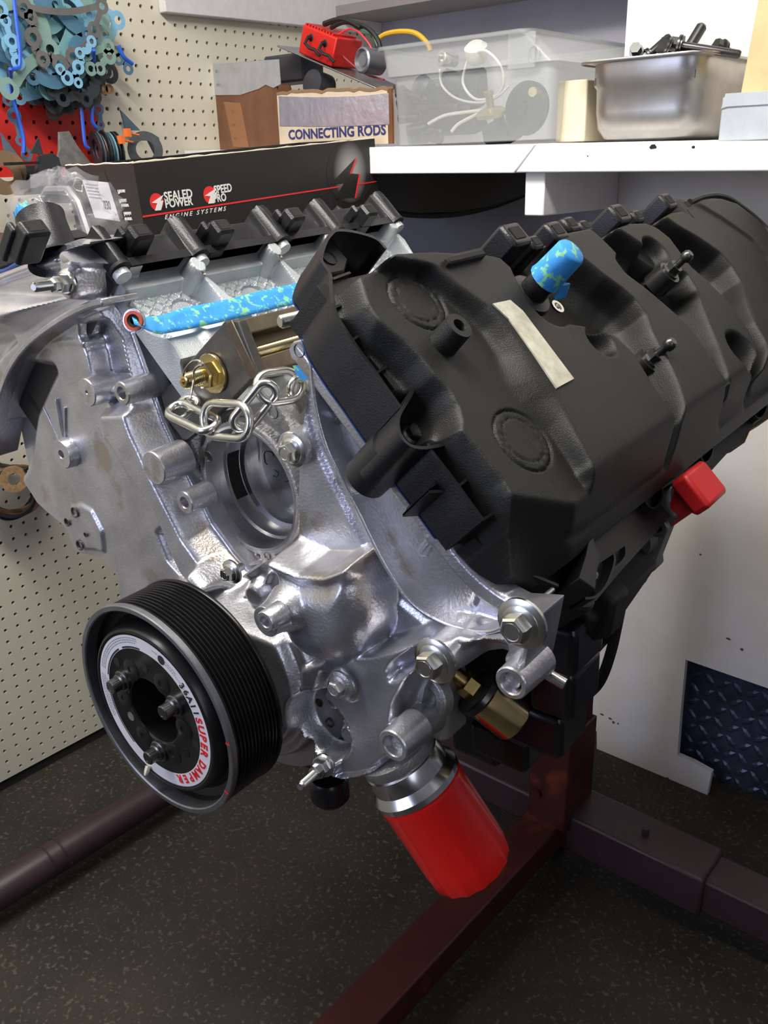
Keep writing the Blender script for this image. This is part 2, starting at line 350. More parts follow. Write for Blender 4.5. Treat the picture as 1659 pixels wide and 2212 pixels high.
m = MB(); m.box((bx0, YS + .012, bz0), (bx1, YP - .001, 1.158)); obj('shelf_bracket', m, WHITE, shelf, bevel=.002, sharp=30)
m = MB()
for (x, y, r, s_) in ((1413, 317, 3.2, 1.5), (1272, 337, .9, 1), (1500, 318, 1.6, 1.6)):
    c = q(x, y); spot_mesh(m, c[0], c[1], r * .001, XZ(YS - .0036), 0, .0007, sx=s_)
obj('dent', m, HOLE, shelf, smooth=False)['kind'] = 'stuff'
# black hose loop hanging in the dark below the shelf
P = [on(x, y, 1, .5) for x, y in ((740, 418), (830, 452), (900, 462), (980, 460), (1060, 443), (1135, 415), (1200, 388))]
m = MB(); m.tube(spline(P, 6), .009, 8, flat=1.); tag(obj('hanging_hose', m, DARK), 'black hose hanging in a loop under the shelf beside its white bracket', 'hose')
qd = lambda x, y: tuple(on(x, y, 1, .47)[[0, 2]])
m = MB(); m.prism([qd(*t_) for t_ in ((700, 360), (1140, 360), (1138, 418), (1060, 444), (980, 458), (900, 460), (830, 450), (740, 416))], XZ(.47), 0, .02); tag(obj('shade_sheet', m, mat('under_shelf_shade', (.018, .015, .014), .6), smooth=False), 'brown black curved sheet standing in for the shade right under the shelf', 'panel')  # dark sheet added to imitate the deep shade below the shelf
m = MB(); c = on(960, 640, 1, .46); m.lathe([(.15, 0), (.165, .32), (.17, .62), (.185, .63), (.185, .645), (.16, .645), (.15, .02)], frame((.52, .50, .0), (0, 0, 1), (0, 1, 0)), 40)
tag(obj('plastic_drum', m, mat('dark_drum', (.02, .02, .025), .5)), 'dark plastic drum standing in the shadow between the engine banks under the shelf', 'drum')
# ------------------------------------------------------------------ engine stand
sb = np.array([.954, .026, 0.])
stand = thing('engine_stand', sb, 'dark red steel engine stand holding up the engine, its legs spread on the floor', 'engine stand')
w = .036
px0 = on(1163, 1500, 1, -.02)[0]; px1 = on(1284, 1500, 1, .06)[0]
m = MB(); m.box((px0, -.02, .06), (px1, .06, .98)); obj('post', m, STAND, stand, bevel=.003)
m = MB(); zc = on(1200, 1590, 1, -.03)[2]; m.box((px0 - .006, -.028, .10), (px1 + .006, .066, zc)); obj('sleeve', m, STAND, stand, bevel=.003)
m = MB(); m.lathe([(.010, 0), (.010, .008)], frame(((px0 + px1) / 2 - .02, -.028, .16), (0, -1, 0)), 6); obj('bolt', m, STAND, stand)
# main leg towards the viewer, cross bar, left and right feet
lx0, lx1 = .922, .99
m = MB(); m.box((lx0, -1.45, .055), (lx1, .02, .105)); obj('leg', m, STAND, stand, bevel=.004)
m = MB(); m.box((.99, -.012, .05), (1.235, .078, .125)); obj('cross_sleeve', m, STANDP, stand, bevel=.005)
m = MB(); m.box((1.20, -.004, .055), (2.0, .070, .118)); obj('leg', m, STANDP, stand, bevel=.005)
m = MB(); m.box((.33, -.0, .055), (.925, .066, .12)); obj('leg', m, STANDP, stand, bevel=.005)
m = MB(); m.lathe([(.006, 0), (.006, .012)], frame((1.12, .03, .125), (0, 0, 1)), 6); obj('bolt', m, STANDP, stand)
fr = frame((.318, .12, .052), (-.012, -1, 0), (0, 0, 1)); m = MB()
m.lathe([(.030, 0), (.030, .905), (.026, .915), (.026, .93), (.020, .94)], fr, 28); obj('round_foot_tube', m, STANDP, stand)
for yy in (-.60, -.575): 
    m = MB(); m.lathe([(.0312, 0), (.0312, .004)], frame((.309, yy, .052), (-.012, -1, 0), (0, 0, 1)), 28); obj('weld_ring', m, STANDP, stand)
for lo, hi in (((.94, -1.4, 0), (.97, -1.36, .056)), ((1.885, .015, 0), (1.915, .05, .056)), ((.94, .0, 0), (.97, .05, .056)), ((.30, -.1, 0), (.334, -.06, .03))):
    m = MB(); m.box(lo, hi); obj('foot', m, DARK, stand, bevel=.002)
# mounting head behind the engine
m = MB(); m.lathe([(.045, 0), (.045, .22)], frame((1.0, -.15, .90), (0, 1, 0)), 24); m.box((.90, -.155, .80), (1.12, -.14, 1.0)); obj('mounting_head', m, STAND, stand)
# black cable loop right of the post
P = [on(x, y, 1, .1) for x, y in ((1352, 1200), (1348, 1260), (1338, 1310), (1315, 1362), (1290, 1392), (1262, 1425))]
P2 = [on(x, y, 1, .1) for x, y in ((1345, 1290), (1333, 1350), (1322, 1400), (1306, 1450), (1288, 1482), (1262, 1505))]
m = MB(); m.tube(spline(P, 6), .0115, 8); m.tube(spline(P2, 6), .0095, 8)
tag(obj('rubber_strap', m, mat('black_rubber', (.012, .012, .012), .55)), 'black forked rubber hose hanging beside the engine stand post', 'hose')
# scrap at the right edge
q3 = lambda x, y: on(x, y, 1, .12)
c = on(1640, 1880, 2, 0); m = MB()
m.prism([(1.345, .0), (1.352, .088), (1.372, .112), (1.6, .16), (1.6, 0)], XZ(.10), 0, .16)
tag(obj('metal_tray', m, mat('dull_tray', (.42, .40, .37), .5, .4, var=.4, vscale=20), bevel=.003), 'pale dented metal tray on the floor at the right edge of the photo', 'tray')
m = MB()
for k in range(5):
    m.prism([(1.335 + .012 * k, .145 + .012 * k), (1.5, .13 + .014 * k + .04), (1.5, .142 + .014 * k + .04), (1.337 + .012 * k, .153 + .012 * k)], XZ(.13), 0, .05)
m.box((1.4, .13, .15), (1.52, .19, .22))
tag(obj('finned_part', m, DARK), 'black finned part lying on the pale metal tray at the right edge', 'car part')
# ------------------------------------------------------------------ ENGINE
engine = thing('car_engine', e2w((0, 250, -60)), 'large aluminium engine with black plastic valve covers, standing nose first on the stand', 'engine')
FY = lambda y: (np.array([0., y, 0]), np.array([1., 0, 0]), np.array([0, 0, 1.]), np.array([0, -1., 0]))     # u=x, v=z, height towards the front
BANK = lambda s: (np.zeros(3), np.array([0, 1., 0]), np.array([s / S2, 0, -1 / S2]), np.array([s / S2, 0, 1 / S2]))  # u=y, v=c, height=b
def bank3(h, c, y, s): return np.c_[s * (h + c) / S2, y, (h - c) / S2]
YB0 = 145.; OFF = 30.
def FP(pts, h): return [tuple(E(x, y, YB0 - OFF - h)[[0, 2]]) for x, y in pts]
HB = lambda: H
def bolt(name, px, py, ye, r, parent, m=ZINC, washer=True, shank=14, w=(0, -1, 0), p=None, hexa=True, label=None, up=(0, 0, 1), rot=0.3):
    o = np.array(p if p is not None else E(px, py, ye), float); fr = frame(o, w, up); mb = MB()
    if shank: mb.lathe([(r * .55, -shank), (r * .55, 0)], fr, 16)
    if washer: mb.lathe([(r * 1.75, -3.4), (r * 1.75, -1.2), (r * 1.6, -.6), (r * 1.15, .6)], fr, 28)
    mb.lathe([(r * 1.32, -1), (r * 1.32, .8), (r * 1.05, 2)], fr, 24)
    mb.lathe([(r, 0), (r, r * .95), (r * .86, r * 1.12)], fr, 6 if hexa else 12, a0=rot)
    mb.lathe([(r * .62, r * 1.1), (r * .62, r * 1.16), (r * .5, r * 1.08)], fr, 20)
    o_ = eo(name, mb, m, parent, sharp=30)
    if label: o_['label'] = label
    return o_
# ---- pulley / crank damper (axis towards the viewer)
dam = MB(); fr0 = (np.zeros(3), np.array([1., 0, 0]), np.array([0, 0, 1.]), np.array([0, -1., 0]))
prof = [(89.5, -12), (89.5, -1.0), (90.5, 0), (94.2, 0), (95, -.8), (95, -5)]
rb = []; y_ = 6.5
for k in range(12):
    rb += [(94.2, -y_), (94.2, -y_ - .9), (91.3, -y_ - 2.1), (91.3, -y_ - 2.6), (94.2, -y_ - 3.7)]; y_ += 3.75
dam.lathe(prof[:6], fr0, 128, caps=False, mi=0)
dam.lathe([(95, -5), (94.2, -6)] + rb + [(94.6, -y_), (95.2, -y_ - 1), (95.2, -y_ - 3), (80, -y_ - 4), (40, -y_ - 4)], fr0, 128, caps=False, mi=1)
damp = eo('damper_pulley', dam, [mat('worn_alloy_rim', (.30, .31, .33), .42, .9, var=.25, vscale=40), mat('black_anodised_ribs', (.013, .013, .013), .3, .5, spec=.6)], engine, sharp=40)
damp['label'] = 'black ribbed crankshaft pulley with a bare metal rim'
hub = MB()
hub.lathe([(89.6, -12), (88.0, -16), (81, -17.5), (77.5, -14), (75, -3), (73.4, -.6), (71.5, 0), (70, -.7), (30.5, -.7), (29.2, -2), (28.6, -30), (20, -34), (0.01, -36)], fr0, 96, caps=False)
eo('damper_hub', hub, mat('satin_black', (.011, .010, .011), .3, .2, spec=.6), damp, sharp=30)
dec = MB(); dec.lathe([(57.2, -.45), (69.2, -.45)], fr0, 96, caps=False)
eo('ring_decal', dec, mat('decal_white', (.74, .73, .78), .4), damp, smooth=False)['label'] = 'white ring sticker with red lettering'
def ang(px, py):  # angle of a photographed point round the damper
    p = E(px, py, 0); return math.atan2(p[2], p[0]), math.hypot(p[0], p[2])
RDT = mat('red_print', (.72, .02, .03), .45); BKT = mat('black_print', (.02, .02, .03), .5)
def arc_text(s, a0, a1, r, size, m, sx=1., thick=0., ya=.3):
    n = len(s)
    for i, ch in enumerate(s):
        if ch == ' ': continue
        a = a0 + (a1 - a0) * i / max(n - 1, 1)
        up_ = np.array([math.cos(a), 0, math.sin(a)]); rt = np.array([up_[2], 0, -up_[0]])
        o = e2w(np.array([0, ya, 0]) + up_ * r)
        text(ch, (o, RE @ rt, RE @ up_, -YE), size / 1000, m, 'lettering', damp, 'CENTER', sx=sx, thick=thick)
a1_, _ = ang(150 + 965 / 3.53, 1230 + 1180 / 3.53); a2_, _ = ang(150 + 1010 / 3.53, 1230 + 1440 / 3.53)
arc_text('SUPER', math.radians(15), math.radians(-14), 58.6, 10.5, RDT, 1.05, .0004)
a3_, _ = ang(150 + 985 / 3.53, 1230 + 1520 / 3.53); a4_, _ = ang(150 + 850 / 3.53, 1230 + 1635 / 3.53)
arc_text('DAMPER', math.radians(-27), math.radians(-69), 58.6, 10.5, RDT, 1.0, .0004)
a5_, _ = ang(150 + 850 / 3.53, 1230 + 930 / 3.53); a6_, _ = ang(150 + 945 / 3.53, 1230 + 1120 / 3.53)
arc_text('36AII', math.radians(43), math.radians(21), 59, 9.5, BKT, .9, .0003)
# fine print: rows of small dashes too small to read
mb = MB()
for (r_, A0, A1) in ((66.2, 95, 160), (64.2, 95, 162), (62.2, 97, 160), (66.2, 168, 205), (64.2, 168, 205), (62.2, 168, 204), (60, 170, 200), (64, 52, 78), (61.5, 40, 70)):
    a = A0
    while a < A1:
        da = random.uniform(.8, 2.6); aa = [math.radians(t) for t in (a, a + da)]
        mb.add([(rr_ * math.cos(t) , .38, rr_ * math.sin(t)) for t, rr_ in ((aa[0], r_), (aa[1], r_), (aa[1], r_ + .9), (aa[0], r_ + .9))], [(0, 1, 2, 3)]); a += da + .6
mb2 = MB()
for A0, A1 in ((93, 118), (124, 165), (180, 232)):
    n = 10; V = []
    for i in range(n + 1):
        t = math.radians(A0 + (A1 - A0) * i / n); V += [(57.6 * math.cos(t) , .38, 57.6 * math.sin(t)), (59.2 * math.cos(t) , .38, 59.2 * math.sin(t))]
    mb2.add(V, [(2 * i, 2 * i + 1, 2 * i + 3, 2 * i + 2) for i in range(n)])
eo('fine_print', mb, mat('grey_print', (.25, .25, .3), .5), damp, smooth=False)['kind'] = 'stuff'; eo('print_bar', mb2, BKT, damp, smooth=False)
c_, _r = ang(150 + 695 / 3.53, 1230 + 700 / 3.53); p = np.array([62.5 * math.cos(c_) , .38, 62.5 * math.sin(c_)])
mb = MB(); mb.lathe([(0.01, .05), (4.2, .05)], frame(p, (0, -1, 0)), 24, caps=False); eo('round_emblem', mb, BKT, damp, smooth=False)
# strip of masking tape flap on the decal
p = E(150 + 600 / 3.53, 1230 + 1500 / 3.53, -1); mb = MB(); mb.tube([p, p + [1, -3, -3], p + [1, -5, -6]], [2.5, 2.5, 1.2], 6); eo('paper_tag', mb, mat('paper_cream', (.6, .56, .48), .7), damp)
for ad in (153, 31, -89):
    a = math.radians(ad); fr = frame((38.5 * math.cos(a), .7, 38.5 * math.sin(a)), (0, -1, 0)); mb = MB()
    mb.lathe([(9.5, 0), (9.5, 2.2), (8.6, 3)], fr, 28); mb.lathe([(7.4, 3), (7.4, 5), (6, 6)], fr, 24)
    V = [];  # twelve point head
    mb.lathe([(6.1, 5), (6.1, 13), (5.3, 13.8), (3.4, 13.8), (3.2, 12.6)], fr, 12); mb.lathe([(6.1, 5), (6.1, 13), (5.3, 13.7)], fr, 12, a0=math.pi / 12)
    eo('bolt', mb, mat('dark_bolt', (.16, .16, .16), .28, .95) if 'dark_bolt' not in bpy.data.materials else bpy.data.materials['dark_bolt'], damp, sharp=25)
SCR = mat('black_oxide', (.035, .033, .032), .35, .7)
for ad in (-177, -121, -62, -2, 61, 122):
    a = math.radians(ad); fr = frame((38.6 * math.cos(a), .7, 38.6 * math.sin(a)), (0, -1, 0)); mb = MB()
    mb.lathe([(9.2, 0), (9.2, .5), (8.2, .8), (3.4, .8), (3.2, -.6)], fr, 28); mb.lathe([(9.9, -.1), (9.9, .2), (9.3, .25)], fr, 28)
    eo('countersunk_screw', mb, SCR, damp, sharp=25)
for (ad, rd, mm) in ((-151, 39, ALU_D), (92, 42, HOLE), (-35, 44, SCR), (140, 52, HOLE), (-12, 52, HOLE)):
    a = math.radians(ad); mb = MB(); mb.lathe([(4.2, 0), (4.2, .3)], frame((rd * math.cos(a), .7, rd * math.sin(a)), (0, -1, 0)), 20); eo('threaded_hole', mb, mm, damp)
for (x, y) in ((1150, 1308), (1175, 1675)):
    p = E(150 + x / 3.53, 1230 + y / 3.53, 0); t = math.atan2(p[2], p[0]); mb = MB()
    mb.add([(rr_ * math.cos(t + dt), -.12, rr_ * math.sin(t + dt)) for rr_, dt in ((89.8, -.012), (94.2, -.012), (94.2, .012), (89.8, .012))], [(0, 1, 2, 3)]); eo('timing_mark', mb, RDT, damp, smooth=False)

# ---- front cover: one cast height field; every outline is given with the depth y (mm behind the pulley face) it lies at
xs = np.arange(-365, 320, 1.2); zs = np.arange(-118, 372, 1.2)
X, Z = np.meshgrid(xs, zs, indexing='ij'); H = 20. + 11 * np.clip((X + 40) / 60, 0, 1)          # H = 145 - y
def FP(pts, y): return [tuple(E(px, py, y)[[0, 2]]) for px, py in pts]
def up(P, y, edge=5., k=3., px=True):            # raise an outlined area to depth y
    global H
    H = smax(H, (145 - y) * st(sdpoly(FP(P, y) if px else P, X, Z) + edge * .3, edge), k)
def dn(P, y, edge=5., at=None, px=True):         # sink an outlined area to depth y
    global H
    t = st(sdpoly(FP(P, at or y) if px else P, X, Z), edge); H = H * (1 - t) + np.minimum(H, 145 - y) * t
def rib(P, y, w, edge=2.5, k=1.5, smooth=True, px=True, y1=None):
    global H
    Q = np.array(FP(P, y) if px else P); Q = spline(Q, 5) if smooth and len(Q) > 2 else Q
    H = smax(H, (145 - y) * st(sdline(Q, X, Z) - w / 2, edge), k)
def dome(px, py, y, r, fall, k=5., xz=None, base=0.):
    global H
    c = E(px, py, y)[[0, 2]] if xz is None else xz; d = np.hypot(X - c[0], Z - c[1]); H = smax(H, base + (145 - y - base) * st(d - r - fall / 2, fall), k)
inner = FP([(276, 598), (282, 650), (305, 720), (334, 800), (352, 860), (368, 905), (404, 985), (442, 1060), (472, 1120), (515, 1180), (548, 1216)], 136)
inr = FP([(655, 1172), (655, 1060), (656, 985), (662, 930), (672, 850), (676, 800)], 117)
outl = FP([(-60, 560), (0, 594), (60, 572), (112, 556)], 118) + FP([(120, 530), (152, 519), (204, 521)], 106) + FP([(214, 530), (250, 560), (268, 580)], 128) + inner + FP([(575, 1222), (600, 1200)], 130) + inr
outl += [tuple(bank(287, c_, 0)[[0, 2]]) for c_ in (-138, -60, 0, 58)] + [tuple(bank(b_, c_, 0)[[0, 2]]) for b_, c_ in ((293, 84), (303, 100), (316, 108))]
outl += FP([(1178, 1320), (1163, 1400), (1155, 1440), (1130, 1500), (1108, 1502), (1083, 1482), (1072, 1446), (1045, 1436), (1005, 1440), (975, 1432), (960, 1452), (925, 1456), (896, 1480), (876, 1520), (868, 1565), (868, 1600),
           (850, 1632), (812, 1662), (770, 1688), (735, 1690), (700, 1680), (660, 1650), (640, 1640)], 88)
outl += FP([(560, 1640), (480, 1600), (300, 1400), (262, 1235), (235, 1200)], 122) + FP([(210, 1194), (176, 1186), (150, 1130), (120, 1106), (92, 1080), (60, 1030), (0, 1000), (-60, 960)], 122)
rr = np.hypot(X, Z); sdm = np.minimum(sdpoly(outl, X, Z), np.maximum(rr - 118, Z - 30 - 25 * (X > 20))); mask = sdm < 0
# -- right lobe: trough between two thin rims, cross webs
dn([(690, 830), (745, 880), (800, 955), (870, 1040), (950, 1130), (1030, 1215), (1110, 1270), (1160, 1290), (1120, 1330), (1060, 1352), (1000, 1350), (940, 1325), (885, 1280), (835, 1210), (790, 1120), (750, 1040), (712, 960), (690, 880)], 126, 8)
GL = [tuple(bank(b_, c_, 0)[[0, 2]]) for b_, c_ in ((276, -136), (276, -60), (276, 0), (277, 56), (283, 84), (294, 102), (312, 112))]
Q = spline(np.array(GL), 4); dg = sdline(Q, X, Z); H = smax(H, 47 * st(dg - 9, 3), 1.5)
RIM1 = [(668, 770), (674, 840), (684, 900), (704, 970), (738, 1040), (778, 1120), (828, 1220), (880, 1296), (935, 1338), (1000, 1362), (1060, 1366), (1110, 1340), (1150, 1310)]
for a, b_ in (((700, 922), (722, 896)), ((785, 1058), (812, 1012)), ((893, 1205), (930, 1160)), ((1004, 1320), (1030, 1250))): rib([a, b_], 104, 3.5, 5, smooth=False)
dome(928, 1168, 100, 4, 8); dome(1050, 1282, 104, 4, 16)
# -- seal housing round the crank
fz = np.clip((72 - Z) / 26, 0, 1); H = smax(H, 54 * st(rr - 104, 22) * fz, 5); H = smax(H, 66 * st(rr - 86, 8) * fz, 3)
# -- centre dome: flat ledge on top, blunt front, nose
DC = np.vstack([[(74, 131), (108, 127.5), (133, 133), (158, 147)], spline([(158, 147), (169, 118), (168, 84), (150, 54), (120, 40), (90, 44), (74, 64), (70, 96), (74, 131)], 5)[1:-1]])
dq = sdpoly(DC, X, Z); topd = sdline(np.array([(60, 131), (108, 128), (133, 134), (160, 150)]), X, Z)
prof = np.clip(-dq / 34, 0, 1); round_ = np.sqrt(np.clip(1 - (1 - prof) ** 2.4, 0, 1)); flat_ = np.clip(-dq / 3.5, 0, 1); wt = st(topd - 12, 14)
bulk = 32 + 44 * (round_ * (1 - wt) + np.maximum(flat_ ** .5 * .93, round_) * wt)
H = np.where(dq < 0, np.maximum(H, bulk), H); H = np.where((dq >= 0) & (dq < 10), np.maximum(H, 34 * st(dq - 4, 10) * (Z < 126)), H)
dome(0, 0, 60, 8, 30, 8, xz=(99, 93), base=30)
# -- lower plate and the arm with its slots
arm = [(640, 1440), (700, 1418), (800, 1405), (870, 1385), (930, 1358), (985, 1362), (1030, 1376), (1090, 1368), (1130, 1320), (1200, 1280), (1200, 1350), (1180, 1440), (1170, 1478), (1120, 1510), (1085, 1480), (1082, 1440), (1040, 1425), (1000, 1425), (960, 1440), (925, 1446), (885, 1480), (858, 1530), (850, 1590), (850, 1640), (800, 1675), (740, 1700), (690, 1660), (655, 1600), (640, 1520)]
up(arm, 87, 6)
dn([(904, 1396), (915, 1402), (908, 1424), (868, 1456), (850, 1462), (846, 1448), (856, 1430)], 100, 5, at=92)
dn([(1012, 1398), (1034, 1385), (1100, 1383), (1102, 1402), (1084, 1420), (1050, 1420), (1022, 1412)], 108, 5, at=94)
up([(1128, 1340), (1165, 1300), (1200, 1290), (1190, 1400), (1160, 1440), (1132, 1470)], 74, 7)
rib([(1100, 1478), (1140, 1440), (1150, 1400)], 72, 20, 6)
dome(1130, 1350, 70, 13, 6); dome(940, 1430, 74, 13, 9); dome(694, 1658, 74, 9, 8); dome(848, 1616, 74, 12, 5)
rib([(690, 1672), (745, 1688), (800, 1674), (840, 1646)], 80, 5, 4)
# -- pump pocket with its lip
c = E(702, 1562, 92); d = np.hypot(X - c[0], Z - c[2]); t = st(d - 30, 5); H = H * (1 - t) + np.minimum(H, 36) * t
H = smax(H, 64 * st(np.abs(d - 33) - 1.2, 2.5), 1.5)
d2 = np.hypot(X - c[0] - 4, Z - c[2] - 18); H = smax(H, 48 * st(d2 - 9, 5) , 3); H = smax(H, 44 * st(np.hypot(X - c[0] - 16, Z - c[2] + 12) - 12, 8), 4)
dome(735, 1486, 82, 12, 6); dn([(712, 1440), (726, 1446), (718, 1490), (708, 1500), (700, 1480)], 98, 4)
rib([(650, 1500), (662, 1466), (700, 1440), (760, 1436)], 82, 2.5, 4)
# -- left side web, fins, tab
rib([(150, 640), (60, 700), (0, 770)], 134, 30, 30)
dn([(-60, 1000), (60, 1040), (90, 990), (108, 880), (150, 790), (100, 780), (40, 860), (-60, 930)], 134, 20)
up([(210, 980), (190, 872), (250, 868), (352, 880), (385, 950), (425, 1040), (470, 1120), (520, 1200), (540, 1262), (500, 1300), (420, 1300), (362, 1240), (338, 1165), (310, 1104), (280, 1063), (256, 1030), (229, 982), (209, 962), (196, 920)], 102, 18, 5)
dn([(350, 1150), (362, 1140), (395, 1180), (415, 1225), (402, 1238), (372, 1205)], 128, 8, at=120)
for P, y, w in (([(118, 862), (128, 910), (134, 960)], 120, 3.2), ([(92, 880), (118, 930), (132, 970)], 124, 3), ([(136, 880), (136, 960)], 122, 3), ([(168, 1022), (182, 1085), (205, 1135)], 130, 2.5)): rib(P, y, w, 3)
up([(148, 1092), (172, 1086), (196, 1100), (222, 1150), (226, 1198), (205, 1192), (176, 1190), (160, 1165), (145, 1130)], 112, 3, 1.5)
# -- left cam lobe: dome, flat arc rim, wall below it
up([(-80, 585), (20, 596), (110, 580), (160, 600), (240, 640), (232, 668), (185, 692), (129, 712), (70, 750), (34, 800), (10, 860), (-80, 900)], 114, 8, 4)
up([(-80, 618), (40, 622), (120, 622), (175, 645), (165, 668), (110, 684), (60, 712), (10, 748), (-80, 760)], 88, 34, 8)
rib([(-60, 625), (0, 600), (60, 578), (118, 562)], 108, 9, 3)
rib([(215, 652), (189, 660), (129, 690), (64, 738), (26, 785), (2, 840), (-16, 910)], 98, 7, 2.5)
dn([(-60, 735), (10, 735), (40, 722), (48, 735), (20, 760), (-10, 800), (-60, 830)], 120, 6)
up([(116, 548), (160, 536), (206, 538), (240, 566), (250, 620), (236, 642), (150, 640), (124, 606)], 100, 7, 4)
up([(114, 550), (122, 532), (152, 522), (206, 524), (212, 560), (160, 582), (130, 584)], 88, 6, 3)
dome(140, 615, 90, 13, 6)
# -- framed recess right of it, running down to the boss row
up([(186, 668), (236, 648), (262, 700), (300, 800), (318, 862), (250, 880), (190, 872), (172, 800), (176, 720)], 120, 8, 4)
dn([(196, 698), (244, 690), (262, 730), (300, 846), (262, 862), (232, 840), (214, 760), (196, 720)], 134, 6, at=126)
rib([(96, 744), (140, 738), (180, 742)], 114, 8, 4)
up([(165, 830), (200, 818), (290, 816), (330, 830), (338, 866), (290, 880), (190, 880)], 112, 14, 5)
# -- lower valley lumps between the banks
for (x, y, d_, r, f) in ((478, 1240, 94, 6, 18), (418, 1262, 86, 9, 14), (520, 1232, 102, 6, 20), (455, 1150, 106, 6, 20), (545, 1290, 100, 8, 20)): dome(x, y, d_, r, f)
rib([(430, 1190), (447, 1235), (440, 1280)], 94, 4, 6); rib([(470, 1275), (520, 1290), (560, 1310)], 96, 5, 8); rib([(438, 1120), (465, 1160), (515, 1180)], 110, 5, 7)
rib([(560, 1250), (540, 1290), (480, 1300)], 98, 5, 8)
# -- mating rail along the inner edge
di = sdline(np.array(inner), X, Z); t = np.clip((di - 8) / 12, 0, 1); H = 11 + (H - 11) * (t * t * (3 - 2 * t)); H = np.where(di < 9, np.maximum(H, 8 + 7 * st(di - 7, 2)), H)
H += .3 * np.sin(X * .11 + 1.7 * np.sin(Z * .05)) * np.cos(Z * .09)
def blur(H, n):
    for _ in range(n):
        P = np.pad(H, 1, mode='edge'); H = (P[:-2, 1:-1] + P[2:, 1:-1] + P[1:-1, :-2] + P[1:-1, 2:] + 2 * H) / 6
    return H
H = blur(H, 4)
fc = MB(); fc.grid(lambda u, v, h: np.c_[u, 145 - h, v], xs, zs, H, mask, base=np.where((X > 205) & (Z < 175), 32., -3.), sd=sdm)
cover = eo('front_cover', fc, ALU, engine, sharp=50); cover['label'] = 'cast aluminium front cover with ribs and bosses'
RIMW = mat('cast_rim', (.66, .66, .68), .3, .95, bump=.2, bscale=400)
q = spline(np.array(FP(RIM1, 97)), 6); mb = MB(); mb.strip(q, 16, 46, (np.array([0., 143, 0]), np.array([1., 0, 0]), np.array([0, 0, 1.]), np.array([0, -1., 0])), 3.4); o = eo('cast_rim', mb, ALU, cover, sharp=40, bevel=.0012)
def boss(px, py, ye, r, ln, hole=0., parent=cover, m=ALU, name='boss', w=(0, -1, 0), n=32, p=None, depth=9):
    o = np.array(p if p is not None else E(px, py, ye), float); fr = frame(o, w); mb = MB()
    if hole: mb.lathe([(r + 1.2, -ln), (r, -1), (r - .8, 0), (hole + .8, 0), (hole, -.8), (hole, -depth), (.01, -depth)], fr, n, caps=False)
    else: mb.lathe([(r + 1.2, -ln), (r, -1), (r - .8, 0), (.01, 0)], fr, n, caps=False)
    return eo(name, mb, m, parent, sharp=35)
boss(132, 982, 104, 15, 20, 4); boss(187, 848, 96, 13, 28, 1.2); boss(262, 850, 98, 10.5, 34, 5.5); boss(331, 1012, 96, 15.5, 34, 0)
boss(398, 1086, 104, 10.5, 28, 5); boss(572, 1344, 42, 8.5, 18, 4.2, depth=12); boss(1103, 1477, 66, 11.5, 36, 7.5, depth=16); boss(848, 1612, 62, 13, 30, 8.5, depth=18)
boss(628, 972, 104, 14, 36, 0)
mb = MB(); p = E(572, 1344, 48); mb.lathe([(20, -22), (14, -8), (12.6, 0), (12.6, 3), (12.2, 3.4)], frame((p[0], 52, p[2]), (0, -1, 0)), 36); eo('nozzle_collar', mb, ALU, cover, sharp=35)
# tube lying from the filter side to the round boss
pa, pb = E(848, 1612, 60), E(930, 1545, 120); 
mb = MB(); mb.tube([pa + (pb - pa) * .18, (pa + pb) / 2, pb], [11.5, 12.5, 14], 20); eo('oil_passage', mb, ALU_D, cover, sharp=40)
for (x, y, r_) in ((161, 1107, 6), (172, 1178, 6), (185, 1155, 3), (145, 1128, 5), (712, 1562, 4.5), (738, 1600, 3), (690, 1518, 4)):
    h_ = 33.6 if x < 300 else (36 if x != 690 else 48)
    mb = MB(); mb.lathe([(r_, 0), (r_, .6), (r_ * .8, .7), (r_ * .75, -1.5), (.01, -1.6)], frame(E(x, y, 145 - h_ - .6), (0, -1, 0)), 20, caps=False); eo('tapped_hole', mb, STEELG, cover)
bolt('bolt', 1124, 1350, 66, 9.6, cover); bolt('bolt', 936, 1430, 68, 9.6, cover); bolt('bolt', 497, 1237, 88, 6.2, cover); bolt('bolt', 630, 974, 102, 7.6, cover, washer=True, shank=20); bolt('bolt', 733, 1482, 78, 6.8, cover, m=ALU_D, rot=.1)
def stud(px, py, ye, tipx, tipy, ytip, r, parent):
    a, b_ = E(px, py, ye), E(tipx, tipy, ytip); fr = frame(a, b_ - a); L_ = np.linalg.norm(b_ - a); mb = MB()
    mb.lathe([(r * 2.6, -3), (r * 2.6, -1), (r * 2.3, 0), (r * 2.1, 1.5)], fr, 24); mb.lathe([(r * 2.0, 1), (r * 2.0, r * 2.2), (r * 1.8, r * 2.6)], fr, 6)
    mb.lathe([(r * 1.5, r * 2.6), (r * 1.5, r * 4.2), (r * 1.1, r * 4.6)], fr, 6, a0=.4); pr = [(r, r * 4)]; h = r * 4.6
    while h < L_ - 2: pr += [(r, h), (r * .86, h + .5), (r, h + 1.0)]; h += 1.1
    pr += [(r * .9, L_ - 1), (r * .7, L_)]; mb.lathe(pr, fr, 14); eo('stud_bolt', mb, ZINC, parent, sharp=35)
stud(142, 612, 88, 72, 621, 52, 4.0, cover); stud(697, 1655, 70, 648, 1700, 32, 3.8, cover)
mb = MB(); mb.lathe([(4.2, 0), (4.2, 15)], frame(E(1178, 1452, 112), (1, .1, -.35)), 14); eo('threaded_insert', mb, ZINC, cover)
